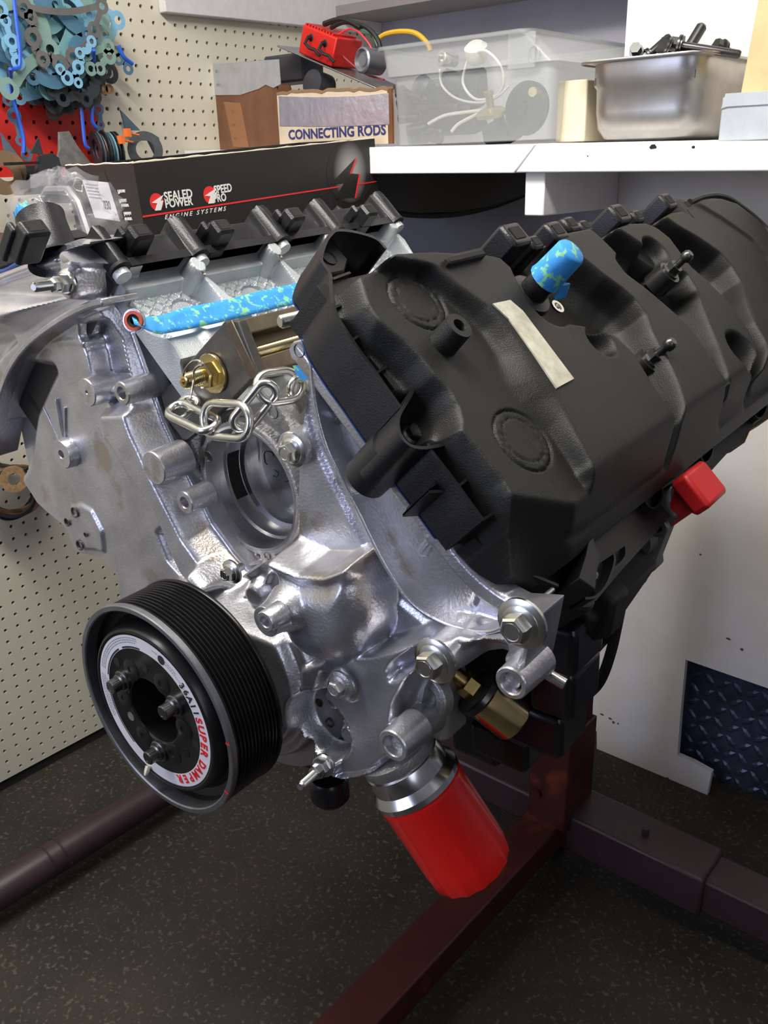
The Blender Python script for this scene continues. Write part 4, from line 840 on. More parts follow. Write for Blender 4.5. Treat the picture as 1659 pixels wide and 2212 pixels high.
for (x, y, ln) in ((1450, 985, 26), (1545, 905, 22), (1600, 870, 20)):
    c = B(x, y, 318); mb = MB(); mb.box((c[0] - ln, c[1] - 5, 300), (c[0] + ln, c[1] + 5, 318), (bf[0], bf[1], bf[2], bf[3]), ch=3); eo('ledge', mb, BLK, vcr, bevel=.001)
for (x, y) in ((1388, 1000), (1490, 925), (1450, 960)):   # dark notches under the ledges
    c = B(x, y, 310); mb = MB(); mb.lathe([(14, 296), (13, 309), (.01, 310)], (bank(0, c[1], c[0]), bf[1], bf[2], bf[3]), 24, caps=False); eo('notch', mb, BLKG, vcr)
# seam line along the bottom of plateaus
for a, b_ in (((1318, 990), (1461, 901)), ((1505, 868), (1575, 827))):
    mb = MB(); mb.strip(np.array(CP_([a, b_], BT - 4)), BT - 16, BT - 3, bf, 2.2); eo('seam_lip', mb, BLKP, vcr, bevel=.0004)
# threaded plastic boss on the front strip
c = B(958, 742, BT - 13); fr = (bank(0, c[1], c[0]), bf[1], bf[2], bf[3]); mb = MB()
Lb = 19; mb.lathe([(11.5, BT - 16), (10.5, BT - 12), (10, BT + Lb - 14), (9.8, BT + Lb - 13), (5, BT + Lb - 13), (4.6, BT + Lb - 14), (4.4, BT + Lb - 25), (.01, BT + Lb - 25)], fr, 32, caps=False); eo('threaded_boss', mb, BLKP, vcr, sharp=35)
# pale strip label
tg = [B(x, y, BT + 1) for x, y in ((1064, 656), (1102, 648), (1130, 672), (1185, 745), (1240, 818), (1203, 838), (1150, 760), (1100, 690))]
mb = MB(); mb.prism(tg, bf, BT - 1.0, BT + 1.2); eo('strip_label', mb, mat('yellowed_label', (.62, .60, .50), .45, var=.2, vscale=60, col2=(.42, .39, .30)), vcr, smooth=False)['label'] = 'pale yellowed blank strip label'
mb = MB(); c = B(1000, 562, BT); mb.box((c[0] - 24, c[1] - 3, BT - 2), (c[0] + 24, c[1] + 3, BT + 5), bf, ch=1.2); eo('clip_slot', mb, HOLE, vcr)
# breather tube capped with blue tape
c = B(1150, 632, BT - 4); fr = (bank(0, c[1], c[0]), bf[1], bf[2], bf[3]); mb = MB(); mb.lathe([(19, BT - 9), (18, BT - 5), (11.5, BT - 3), (11, BT + 22)], fr, 36); eo('breather_tube', mb, BLK, vcr, sharp=35)
mb = MB(); mb.lathe([(13.6, BT + 11), (12.8, BT + 15), (12.2, BT + 28), (11.8, BT + 40), (10.4, BT + 42), (.01, BT + 41.6)], fr, 14, caps=False)
mb.tube([fr[0] + fr[3] * (BT + 16) + fr[1] * 8 + fr[2] * 11, fr[0] + fr[3] * (BT + 8) + fr[1] * 10 + fr[2] * 15, fr[0] + fr[3] * (BT + 4) + fr[1] * 6 + fr[2] * 15], [6, 5, 1.5], 7, flat=.35)
o = eo('tape_cap', mb, TAPE, vcr, sharp=60); o['label'] = 'blue masking tape wrapped over the breather tube'
c = B(1203, 664, BT - 6); mb = MB(); mb.lathe([(6, 0), (6, 1.5), (3.6, 1.5), (3.4, -1), (.01, -1)], frame(bank(BT - 6, c[1], c[0]), (1, 0, 1)), 24, caps=False); eo('bushing', mb, ZINC, vcr)
# ball studs
for (x, y, b_) in ((1406, 778, BT - 14), (1447, 588, BT - 2)):
    c = B(x, y, b_); fr = (bank(0, c[1], c[0]), bf[1], bf[2], bf[3]); mb = MB()
    mb.lathe([(13, b_ - 20), (12, b_), (.01, b_)], fr, 28, caps=False); mb.lathe([(9, b_), (9, b_ + 2)], fr, 24); mb.lathe([(7.2, b_ + 2), (7.2, b_ + 9)], fr, 6); mb.lathe([(3.6, b_ + 9), (3.4, b_ + 17), (5.2, b_ + 18), (5.6, b_ + 21), (5.2, b_ + 24), (3.5, b_ + 26)], fr, 20)
    eo('ball_stud', mb, bpy.data.materials['black_bolt'], vcr, sharp=35)
# connector lugs along the upper edge
for (x, y, s_) in ((1098, 525, 1.25), (1150, 530, .8), (1225, 492, .9), (1190, 512, 1.1), (1258, 495, .8), (1325, 475, 1.2), (1372, 472, .8), (1432, 445, 1.1), (1478, 448, .8)):
    c = B(x, y, BT - 8); fr = (bank(BT - 14, c[1], c[0]), bf[1], bf[2], bf[3]); mb = MB()
    mb.box((-11 * s_, -9 * s_, -26), (11 * s_, 9 * s_, 14 * s_), fr, ch=2.4); eo('connector_lug', mb, BLK, vcr, bevel=.0008)
    mb = MB(); mb.box((-6 * s_, -4.5 * s_, 13 * s_), (6 * s_, 4.5 * s_, 14.6 * s_), fr); eo('lug_recess', mb, HOLE, vcr, smooth=False)
# rear rim arch
mb = MB(); mb.tube(spline([bank(BT - 2, *B(x, y, BT - 2)[::-1]) for x, y in ((1490, 436), (1515, 426), (1546, 422), (1575, 430), (1602, 448), (1630, 470), (1660, 500), (1690, 545))], 5), 3.4, 8); eo('rear_rim', mb, BLKP, vcr)
# rusty exhaust flange beneath the right head
RUST = mat('rusty_torn_gasket', (.20, .10, .035), .7, .2, vscale=45, col2=(.035, .025, .02))
mb = MB(); P = CP_([(1410, 1090), (1440, 1060), (1480, 1042), (1530, 1005), (1560, 975), (1600, 962), (1612, 935), (1660, 905), (1660, 860), (1540, 930), (1400, 1030)], 276); mb.prism(P, bf, 262, 282, ch=.8); eo('exhaust_flange', mb, RUST, engine, sharp=20)
mb = MB(); P = CP_([(1455, 1052), (1475, 1046), (1500, 1030), (1540, 1010), (1560, 985), (1545, 975), (1500, 1000), (1455, 1030)], 272); mb.prism(P, bf, 252, 274, ch=.8); eo('heat_shield', mb, mat('dark_brown', (.03, .022, .018), .6), engine, sharp=20)
# grey bracket with a red cap behind the cover
gp = lambda L, ye: [tuple(E(1150 + x / 2.95, 950 + y / 2.95, ye)[[0, 2]]) for x, y in L]
mb = MB(); mb.prism(gp([(500, 850), (640, 905), (700, 890), (775, 840), (770, 790), (860, 560), (925, 500), (890, 410), (880, 300), (800, 340), (640, 460), (600, 700)], 330), FB, 330, 356, ch=3); bk = eo('accessory_bracket', mb, CAST, engine, bevel=.002)
mb = MB()
for x, y in ((812, 545), (672, 862)): mb.lathe([(9, 0), (9, 5), (8, 6), (4.5, 6), (4.3, 1), (.01, 1)], frame(E(1150 + x / 2.95, 950 + y / 2.95, 328), (0, -1, 0)), 24, caps=False)
mb.lathe([(16, 0), (14, 12)], frame(E(1150 + 690 / 2.95, 950 + 620 / 2.95, 329), (0, -1, 0)), 24)
eo('mounting_eye', mb, CAST, bk, sharp=35)
RC_ = mat('red_plastic', (.55, .015, .018), .4)
pa, pb = E(1455, 1090, 345), E(1488, 1068, 345); d_ = (pb - pa) / np.linalg.norm(pb - pa); mb = MB(); mb.lathe([(15, -14), (14, 20)], frame(pa, d_), 24); fr = frame(pb, d_); mb.box((-22, -17, 2), (22, 17, 20), fr, ch=3); o = eo('protective_cap', mb, RC_, bk, bevel=.001); o['label'] = 'bright red plastic cap'
# white chip of the plywood seen past the cover comes from the sheet itself

# ---- oil filter
D0 = .735
def at_depth(px, py, d): return CP + ray(px, py) * d           # metres along the optical axis
A0, A1 = at_depth(868, 1640, D0 + .0), at_depth(1026, 1878, D0 + .028); L = np.linalg.norm(A1 - A0); fr = frame(A0, A1 - A0)
k_ = .0385
mb = MB()
n = 96; prof = [(.0365, .026), (.0385, .0275), (.0388, .030), (.0382, .032), (.0382, L - .024), (.0380, L - .012), (.0362, L - .005), (.030, L - .0005), (.018, L), (.0001, L - .001)]
V = []; F = []
for r_, h in prof:
    for i in range(n):
        a = 2 * math.pi * i / n
        f = 0.0015 * (.5 + .5 * math.cos(15 * a)) ** .5 * max(0, min(1, (h - (L - .022)) / .008)) if r_ > .025 else 0
        V.append(fr[0] + (r_ - f) * (math.cos(a) * fr[1] + math.sin(a) * fr[2]) + h * fr[3])
for k in range(len(prof) - 1):
    for i in range(n): j = (i + 1) % n; F.append((k * n + i, k * n + j, (k + 1) * n + j, (k + 1) * n + i))
mb.add(V, F); of = obj('oil_filter', mb, RED, engine, sharp=35); of['label'] = 'bright red spin-on oil filter'
mb = MB(); mb.lathe([(.026, -.008), (.033, -.001), (.0345, .006), (.0345, .013), (.0375, .017), (.0395, .020), (.0395, .025), (.0365, .0262)], fr, 64); obj('filter_adapter', mb, mat('bright_steel', (.66, .66, .68), .22, 1), of, sharp=30)
mb = MB()
for i in range(5):
    a = -1.05 + i * .12
    # scuffed paint flecks on the rim
for (x, y) in ((858, 1682), (868, 1678), (884, 1668), (893, 1664)):
    p = at_depth(x, y, D0 - .032); mb.lathe([(.0028, 0), (.0028, .0008)], frame(p, (ray(x, y)) * -1), 5)
# housing the adapter screws into
mb = MB(); a_, b_ = e2w(E(905, 1600, 118)), A0
fr2 = frame(A0, A0 - A1); mb.lathe([(.030, 0), (.033, .004), (.033, .012), (.024, .016)], fr2, 40); obj('filter_housing', mb, ALU_D, engine, sharp=40)
mb = MB(); pz = E(915, 1545, 132); mb.lathe([(20, -10), (19, 0), (9, 0), (8, -4), (.01, -4)], frame(E(920, 1508, 118), (-.1, -1, .1)), 28, caps=False); mb.box((pz[0] - 26, 128, pz[2] - 20), (pz[0] + 24, 165, pz[2] + 45), ch=6); eo('filter_passage', mb, ALU_D, engine, sharp=40, bevel=.002)
# ---- oil pressure sender, yellow zinc can
A0_, A1_ = at_depth(1030, 1494, .705), at_depth(1112, 1559, .712); L = np.linalg.norm(A1_ - A0_); fr = frame(A0_, A1_ - A0_)
mb = MB(); mb.lathe([(0.01416, -.004), (0.02080, -.0005), (0.02124, .004), (0.01903, .0065)], fr, 48, mi=1); mb.lathe([(0.01814, .0055), (0.01814, L - .002), (0.01726, L), (0.00009, L + .0002)], fr, 48, caps=False, mi=0); mb.lathe([(0.00531, L), (0.00531, L + .003), (0.00398, L + .0035)], fr, 20, mi=0)
mb.lathe([(0.01062, -.014), (0.01062, -.004)], fr, 6, mi=2); mb.lathe([(0.00664, -.026), (0.00664, -.014)], fr, 12, mi=2); mb.lathe([(0.00885, -.036), (0.00885, -.026)], fr, 6, a0=.3, mi=2)
os_ = obj('pressure_sender', mb, [GOLD, mat('sender_rim', (.09, .085, .075), .25, .9), mat('brass', (.5, .36, .14), .3, 1)], engine, sharp=35); os_['label'] = 'gold coloured oil pressure sender can'

# ---- lifting bracket bolted between the banks
PY = 132.
mb = MB(); P = [tuple(E(x, y, PY)[[0, 2]]) for x, y in ((347, 853), (485, 694), (515, 694), (560, 812), (542, 818), (482, 884), (397, 957), (388, 940), (362, 908))]; mb.prism(P, FY(PY), -9, 0, ch=.6); lift = eo('lifting_bracket', mb, STEELG, engine, bevel=.0006); lift['label'] = 'dark steel lifting bracket bolted in the valley'
u0, u1 = E(500, 693, PY), E(557, 812, PY); du_ = u1 - u0; LU = np.linalg.norm(du_); du_ /= LU; dv_ = np.array([-du_[2], 0, du_[0]]); dv_ = -dv_ if dv_[0] > 0 else dv_
fr = (u0, du_, dv_, np.array([0, 1., 0])); BR = mat('brown_steel', (.20, .165, .12), .38, .85, var=.3, vscale=40)
mb = MB(); mb.box((-.5, -2, -1.5), (LU, 8, 1.5), fr, ch=.5); eo('end_plate', mb, BR, lift, bevel=.0006)
mb = MB(); mb.box((.0, 2, 8), (LU * .27, 40, 300), fr); mb.box((LU * .70, 2, 8), (LU * .97, 40, 300), fr); mb.box((LU * .25, 17, 8), (LU * .72, 40, 300), fr); eo('channel', mb, BR, lift, bevel=.001)
c0 = u0 + du_ * LU * .60 + dv_ * 6; mb = MB(); pr = []; h = 2
while h < 230: pr += [(5.2, h), (4.3, h + .9)]; h += 1.9
mb.lathe(pr, (c0, du_, dv_, np.array([0, 1., 0])), 14); eo('threaded_rod', mb, GOLD, lift, sharp=60)
nc = E(460, 806, PY - 1); fr = frame(nc, (0, -1, 0)); mb = MB(); mb.lathe([(6, 0), (17, 0), (17, 2), (16.5, 2.6), (6, 2.6)], fr, 36, caps=False); eo('washer', mb, GOLD, lift, sharp=30)
mb = MB(); mb.lathe([(10.5, 2.4), (11.5, 4), (11.5, 11), (10, 12.5)], fr, 6, a0=.2); eo('nut', mb, GOLD, lift, sharp=30)
mb = MB(); pr = []; h = 10
while h < 30: pr += [(6.6, h), (5.7, h + .8)]; h += 1.7
pr += [(6.4, 30), (5, 31.5), (2.4, 31.6), (2.2, 29)]; mb.lathe(pr, fr, 18); eo('bolt_end', mb, GOLD, lift, sharp=50)
wp = [E(x, y, ye) for x, y, ye in ((396, 812, 96), (402, 795, 96), (416, 781, 97), (430, 779, 97), (438, 788, 97), (430, 790, 97), (420, 800, 97), (418, 820, 100), (414, 845, 108), (411, 862, 114))]
mb = MB(); mb.tube(spline(wp, 5), .95, 6); eo('cotter_wire', mb, ZINC, lift)
mb = MB(); sl = E(398, 842, PY - .3); fr = frame(sl, (0, -1, 0)); a = math.radians(-55); sfr = (fr[0], np.array([math.cos(a), 0, math.sin(a)]), np.array([-math.sin(a), 0, math.cos(a)]), fr[3])
mb.prism([(-8, -4), (8, -4), (11, -2.5), (12, 0), (11, 2.5), (8, 4), (-8, 4), (-11, 2.5), (-12, 0), (-11, -2.5)], sfr, 0, .4); eo('slot', mb, HOLE, lift, smooth=False)
# ---- chain
chain = thing('lifting_chain', e2w(E(500, 900, 108)), 'short zinc plated steel chain hooked through the lifting bracket plate', 'chain')
def linkc(pts, r, wid, nrm):
    (x0, y0, d0), (x1, y1, d1) = pts; a, b_ = E(x0, y0, d0), E(x1, y1, d1); ax = (b_ - a) / np.linalg.norm(b_ - a); L_ = np.linalg.norm(b_ - a)
    nr = np.array(nrm, float); nr -= ax * (nr @ ax); nr /= np.linalg.norm(nr); sd = np.cross(nr, ax); hw = wid / 2; mid = (a + b_) / 2; hl = L_ / 2 - hw; P = []
    for k in range(13): t = math.pi * k / 12; P.append(mid + ax * (hl + hw * math.sin(t)) + sd * hw * math.cos(t))
    for k in range(13): t = math.pi * k / 12; P.append(mid - ax * (hl + hw * math.sin(t)) - sd * hw * math.cos(t))
    mb = MB(); mb.tube(P, r, 10, closed=True); eo('link', mb, ZINC, chain, sharp=60)
linkc([(372, 880, 104), (462, 922, 100)], 3.5, 17, (.1, -.45, 1))
linkc([(374, 903, 100), (420, 862, 128)], 3.3, 14, (.7, -1, 1))
linkc([(440, 905, 102), (540, 912, 102)], 3.5, 27, (0, -1, .25))
linkc([(512, 925, 102), (588, 832, 122)], 3.4, 15, (1, -.35, .5))
linkc([(556, 842, 116), (650, 828, 150)], 3.4, 25, (.1, -1, .35))
linkc([(632, 826, 140), (676, 900, 170)], 3.3, 15, (1, -.3, .3))
# ------------------------------------------------------------------ things on the shelf and the wall
CARD = mat('brown_cardboard', (.17, .068, .028), .65, 0, var=.3, vscale=22, bump=.3, bscale=90)
CARDL = mat('pale_cardboard', (.55, .45, .33), .7, 0, var=.15, vscale=25)
CARDE = mat('torn_cardboard_edge', (.20, .12, .06), .85)
DUCT = mat('silver_duct_tape', (.55, .56, .62), .30, .7, var=.15, vscale=30, bump=1.2, bscale=70)
BOXB = mat('black_printed_card', (.016, .014, .014), .42, 0, var=.2, vscale=30)
WHP = mat('white_print', (.8, .8, .76), .5); REDP = mat('red_ink', (.75, .03, .03), .45); CREAM = mat('cream_card', (.74, .68, .50), .6, var=.08)
NAVY = mat('navy_ink', (.02, .025, .12), .6)
TANW = mat('cream_painted_block', (.72, .64, .46), .6, var=.12, vscale=14)
TRANS = mat('frosted_plastic', (.50, .52, .50), .28, 0, alpha=.27, spec=.6)
CLEAR = mat('clear_film', (.5, .5, .53), .12, 0, alpha=.16, spec=.9, bump=1., bscale=35)
DKB = mat('dark_socket', (.03, .03, .035), .4, .5)
zsh = lambda x: 1.2090 - .0165 * x
def wob(name, mb, m, parent, **k): return obj(name, mb, m, parent, **k)
def quadpanel(a, b, z0a, z0b, z1a, z1b, th, n=None):
    """upright panel from floor point a to b (x, y) with its own bottom and top heights"""
    a, b = np.array(a, float), np.array(b, float); d = (b - a) / np.linalg.norm(b - a); nn = np.array([d[1], -d[0]]) * th
    V = [(*a, z0a), (*b, z0b), (*b, z1b), (*a, z1a)]; V2 = [(*(a - nn), z0a), (*(b - nn), z0b), (*(b - nn), z1b), (*(a - nn), z1a)]
    m = MB(); m.add(V + V2, [(0, 1, 2, 3), (7, 6, 5, 4), (0, 4, 5, 1), (1, 5, 6, 2), (2, 6, 7, 3), (3, 7, 4, 0)]); return m
# --- taped parts box
c0 = on(605, 318, 1, .115); cl = on(441, 322, 1, .21); cr = on(852, 312, 1, .125)
k0, kl, kr = c0[:2], cl[:2], cr[:2]; kb = kl + (kr - k0)
ztop = on(600, 133, 1, .115)[2]; ztl = on(438, 146, 1, .21)[2]; zr = on(612, 200, 1, .115)[2]; zrr = on(860, 190, 1, .125)[2]
z0 = zsh(k0[0])
bx = thing('parts_box', (*(k0 + kb) / 2, z0), 'brown cardboard box patched with silver duct tape, lettered along its front, on the shelf', 'box')
wob('side_panel', quadpanel(kl, k0, z0, z0, ztl, ztop, .004), CARD, bx); wob('front_panel', quadpanel(k0, kr, z0, z0, zr, zrr, .004), CARDL, bx)
wob('back_panel', quadpanel(kr, kb, z0, z0, zrr, zrr, .004), CARD, bx); wob('back_panel', quadpanel(kb, kl, z0, z0, ztop - .03, ztl, .004), CARD, bx)
def onv(px, py, a, b):      # pixel -> point of the upright plane through a, b
    d = ray(px, py); e = np.array([b[1] - a[1], -(b[0] - a[0]), 0]); t = ((np.array([*a, 0]) - CP) @ e) / (d @ e); return CP + d * t
def vfr(a, b, off=.0008):
    d = np.array([*(b - a), 0]); d /= np.linalg.norm(d); n = np.array([d[1], -d[0], 0]); n = n if n @ (CP - np.array([*a, 1.2])) > 0 else -n
    o = np.array([*a, 0.]) + n * off; return o, d, np.array([0, 0, 1.]), n
def patch(pts, a, b, h0, h1, mm, name, parent, **k):
    fr = vfr(a, b, 0); P = [((onv(x, y, a, b) - fr[0]) @ fr[1], (onv(x, y, a, b) - fr[0]) @ fr[2]) for x, y in pts]; m = MB(); m.prism(P, fr, h0, h1); return obj(name, m, mm, parent, smooth=False)
patch([(437, 139), (520, 134), (603, 128), (607, 182), (592, 190), (575, 183), (560, 192), (520, 205), (440, 206)], kl, k0, 0, .0012, DUCT, 'duct_tape', bx)
patch([(484, 220), (520, 222), (538, 318), (505, 318)], kl, k0, 0, .0008, mat('brown_tape', (.24, .085, .02), .25, coat=.4), 'parcel_tape', bx)
patch([(603, 208), (680, 210), (770, 208), (850, 200), (850, 268), (770, 272), (680, 273), (605, 272)], k0, kr, 0, .0012, DUCT, 'duct_tape', bx)
for x in (658, 712, 742): patch([(x, 210), (x + 2, 210), (x + 3, 271), (x + 1, 271)], k0, kr, .0012, .002, DUCT, 'tape_crease', bx)
fr = vfr(k0, kr, .0008); p = onv(624, 301, k0, kr); p2 = onv(834, 299, k0, kr)
wd = (p2 - p) @ fr[1]
t_ = text('CONNECTING RODS', (fr[0] * 0 + p + fr[3] * .0009, fr[1], fr[2], fr[3]), .0225, NAVY, 'lettering', bx, sx=1., thick=.0006)
cw = max(v.co.x for v in t_.data.vertices); me_ = t_.data; xs_ = [np.array(v.co) @ fr[1] for v in me_.vertices]; s_ = wd / (max(xs_) - min(xs_))
mn = min(xs_)
for v in me_.vertices:
    c = np.array(v.co[:]); u = c @ fr[1]; v.co = c + fr[1] * ((u - mn) * (s_ - 1) + mn * 0)
for (a, b, za, zb, nm) in ((kl, k0, ztl, ztop, 1), (k0, kr, zr, zrr, 0)):
    P = []; n = 22
    for i in range(n + 1): t = i / n; q_ = a + (b - a) * t; P.append((q_[0], q_[1] + .002, za + (zb - za) * t + random.uniform(-.002, .003)))
    m = MB(); m.tube(P, .0035, 5); wob('torn_edge', m, CARDE, bx)
# --- ignition control unit sticking out of the box
ig = thing('ignition_unit', on(720, 150, 1, .2), 'red anodised ignition box with wires on a mounting plate, stuck in the taped box', 'car part')
yg = .165
def yq(x, y, yy=yg): return on(x, y, 1, yy)
o = yq(665, 150); ux = yq(780, 205) - o; ux /= np.linalg.norm(ux); vz = np.array([-ux[2], 0, ux[0]]); fri = (o, ux, vz, np.array([0, 1., 0]))
pl0 = yq(598, 97); u_ = yq(815, 190) - pl0; Lp = np.linalg.norm(u_); u_ /= Lp; v_ = np.array([-u_[2], 0, u_[0]]); fp_ = (pl0, u_, v_, np.array([0, 1., 0]))
m = MB(); m.box((0, -.003, 0), (Lp, .0, .09), fp_, ch=.001); wob('mounting_plate', m, mat('plate_metal', (.35, .35, .36), .35, .9), ig, bevel=.0006)
m = MB(); m.box((Lp * .22, .002, .0), (Lp * .56, .050, .07), fp_, ch=.002); wob('case', m, mat('red_anodised', (.62, .02, .015), .3, .3), ig, bevel=.001)
m = MB()
for i in range(10): m.box((Lp * .23 + i * .0075, .049, .004), (Lp * .23 + .004 + i * .0075, .053, .066), fp_)
wob('cooling_fin', m, bpy.data.materials['red_anodised'], ig)['kind'] = 'stuff'
for (a, b) in ((Lp * .32, .034), (Lp * .46, .034)):
    m = MB(); c = fp_[0] + fp_[1] * a + fp_[2] * b; f2 = frame(c + np.array([0, .005, 0]), (0, -1, 0)); m.lathe([(.007, 0), (.0065, .005), (.004, .006), (.0035, .012)], f2, 18); m.tube([c + [0, -.008, 0], c + [.0, -.016, -.010], c + [.008, -.014, -.018], c + [.018, -.01, -.022], c + [.026, -.006, -.032]], .003, 7); wob('wire_plug', m, DARK, ig)
c = yq(782, 130, .16); m = MB(); f2 = frame(c, (-.15, -1, .05)); m.lathe([(.021, -.04), (.021, 0), (.018, .002), (.015, -.004), (.01, -.004), (.009, -.001), (.0001, -.001)], f2, 32); wob('coil', m, mat('coil_metal', (.30, .30, .33), .35, .8), ig)
for (pts, col, r) in ((((730, 75), (760, 62), (790, 85), (812, 125), (820, 160)), RDT, .0016), (((715, 60), (745, 48), (790, 58), (818, 90), (822, 130)), DARK, .004), (((700, 52), (740, 42), (780, 60)), DARK, .005), (((722, 100), (750, 130), (790, 160), (830, 172)), mat('dark_red_wire', (.25, .03, .04), .5), .0018), (((760, 60), (800, 72), (815, 100)), mat('green_wire', (.02, .15, .06), .5), .0014)):
    m = MB(); m.tube(spline([yq(x, y, .19) for x, y in pts], 5), r, 6); wob('wire', m, col, ig)
m = MB(); m.lathe([(.024, -.02), (.024, .02)], frame(yq(690, 185, .2), (0, -1, .2)), 24); m.box((-.05, .0, -.03), (.06, .05, .03), frame(yq(640, 180, .24), (0, 1, 0)), ch=.004)
tag(obj('dark_motor', m, mat('dark_grey_part', (.06, .06, .07), .45, .5)), 'dark round motor lying inside the taped cardboard box', 'car part')
m = MB(); m.tube(spline([yq(x, y, .3) for x, y in ((812, 88), (832, 74), (865, 68), (898, 72), (922, 92), (930, 110))], 6), .0045, 8); tag(obj('yellow_hose', m, mat('yellow_rubber', (.62, .36, .02), .5)), 'yellow hose arching behind the red ignition box and the plastic bin', 'hose')
# --- frosted plastic bin and what is in it
binq = lambda x, y, yy=.12: on(x, y, 1, yy)
bl, brr = binq(856, 308), binq(1190, 306); tl_, trr = binq(818, 100), binq(1152, 76)
zb = zsh(bl[0]) + .001; zt_ = (tl_[2] + trr[2]) / 2; dy = .30
bn = thing('plastic_bin', ((bl[0] + brr[0]) / 2, .25, zb), 'frosted clear plastic bin full of sockets and hoses on the shelf', 'bin')
xb0, xb1, xt0, xt1 = bl[0], brr[0], tl_[0] + .012, trr[0]
def shell(levels, th):
    m = MB(); V = []; F = []; n = 0
    for (xa, xb, ya, yb, z, r) in levels:
        P = []
        for cx, cy, a0 in ((xb - r, ya + r, -90), (xb - r, yb - r, 0), (xa + r, yb - r, 90), (xa + r, ya + r, 180)):
            for k in range(5): a = math.radians(a0 + 90 * k / 4); P.append((cx + r * math.cos(a), cy + r * math.sin(a), z))
        V += P; n = len(P)
    for k in range(len(levels) - 1):
        for i in range(n): j = (i + 1) % n; F.append((k * n + i, k * n + j, (k + 1) * n + j, (k + 1) * n + i))
    F.append(tuple(range(n))[::-1]); m.add(V, F); return m
rim = zt_ - .045
m = shell([(xb0, xb1, .12, .12 + dy, zb, .012), (xb0 - .004, xb1 + .004, .116, .124 + dy, rim, .014), (xb0 - .014, xb1 + .012, .108, .132 + dy, rim + .002, .016), (xt0, xt1, .105, .135 + dy, zt_, .018), (xt0 - .006, xt1 + .006, .099, .141 + dy, zt_ + .001, .02), (xt0 - .006, xt1 + .006, .099, .141 + dy, zt_ - .004, .02)], .002)
o = wob('tub', m, TRANS, bn, sharp=50); s_ = o.modifiers.new('t', 'SOLIDIFY'); s_.thickness = .0012
m = MB(); m.box((1.0, 0, 0), (1.0, 0, 0)); 
lq = binq(1130, 120, .104); m = MB(); m.box((lq[0] - .026, .1035, lq[2] - .016), (lq[0] + .02, .1045, lq[2] + .03)); wob('latch_panel', m, TRANS, bn)
m = MB(); m.tube([lq + np.array([.018 + .0085 * math.cos(t), 0, .0 + .011 * math.sin(t)]) for t in np.linspace(0, 2 * math.pi, 13)[:-1]], .0014, 6, closed=True); wob('recycling_ring', m, TRANS, bn)
def socket(px, py, yy, r, ln, ax, m_, nm, lab, cat, grp=None):
    c = on(px, py, 1, yy); f2 = frame(c, ax); m = MB(); m.lathe([(r * .85, -ln), (r * .9, -ln * .5), (r, -ln * .4), (r, -.001), (r * .9, 0), (r * .6, 0), (r * .58, -.008), (.0001, -.008)], f2, 20, caps=False)
    return tag(obj(nm, m, m_, sharp=35), lab, cat, grp)
socket(952, 125, .17, .0125, .03, (-.3, -1, .1), ZINC, 'socket', 'bright chrome socket pressed to the top left of the plastic bin', 'socket')
for (x, y, yy, r, ax) in ((880, 215, .16, .0085, (-1, -.5, .1)), (870, 200, .15, .007, (-1, -.2, .3)), (862, 256, .15, .0085, (-1, -.3, 0)), (880, 285, .16, .010, (-1, -.5, -.2)), (905, 296, .15, .009, (-.3, -1, 0)), (930, 290, .17, .011, (.2, -1, .2)), (885, 300, .19, .009, (-.4, -1, 0))):
    socket(x, y, yy, r, .035, ax, DKB, 'socket', 'small dark socket jumbled in the lower left of the plastic bin', 'socket', 'dark sockets in the plastic bin')
def pipe(name, lab, cat, pts, r, m_, yy, grp=None):
    m = MB(); m.tube(spline([on(x, y, 1, yy + .01 * math.sin(i)) for i, (x, y) in enumerate(pts)], 5), r, 7); return tag(obj(name, m, m_), lab, cat, grp)
WT = mat('white_tube', (.72, .72, .66), .4)
pipe('white_hose', 'white hose looping down from the socket inside the plastic bin', 'hose', ((950, 150), (955, 185), (985, 212), (1030, 222), (1070, 212), (1100, 185)), .002, WT, .17)
pipe('white_hose', 'white hose coiled round the middle of the plastic bin', 'hose', ((1010, 130), (1000, 180), (1030, 215), (1080, 200), (1085, 150), (1050, 110), (1015, 118)), .0022, WT, .19)
pipe('white_hose', 'lower white hose lying across the plastic bin floor', 'hose', ((925, 268), (960, 250), (1010, 242), (1050, 238)), .0028, WT, .15)
pipe('white_hose', 'short white hose leading to the brass fitting in the plastic bin', 'hose', ((975, 285), (990, 268), (1020, 252), (1035, 245)), .0028, WT, .14)
c = on(1062, 250, 1, .15); m = MB(); m.lathe([(.024, 0), (.024, .006), (.018, .010), (.006, .012), (.006, .03), (.008, .031), (.008, .036)], frame(c, (0, -.3, 1)), 24); tag(obj('fuel_regulator', m, mat('dull_gold', (.60, .52, .30), .3, .9), sharp=35), 'dull gold flanged regulator near the middle of the plastic bin', 'car part')
c = on(1142, 235, 1, .2); m = MB(); m.lathe([(.040, 0), (.040, .01), (.036, .014), (.012, .016), (.010, .024)], frame(c, (-.1, -1, .1)), 32); tag(obj('black_canister', m, DKB, sharp=35), 'large dark round canister at the right end of the plastic bin', 'car part')
c = on(1160, 200, 1, .17); m = MB(); m.lathe([(.007, 0), (.007, .02)], frame(c, (.2, -1, 0)), 12); tag(obj('brass_nipple', m, bpy.data.materials['brass']), 'small brass fitting in front of the dark canister in the bin', 'fitting')
c = on(1030, 120, 1, .2); m = MB(); m.lathe([(.004, -.012), (.014, -.01), (.019, 0), (.019, .014), (.012, .02)], frame(c, (.2, -.6, 1)), 20); tag(obj('clear_filter', m, WT, sharp=40), 'pale plastic filter bowl near the top of the plastic bin', 'filter')
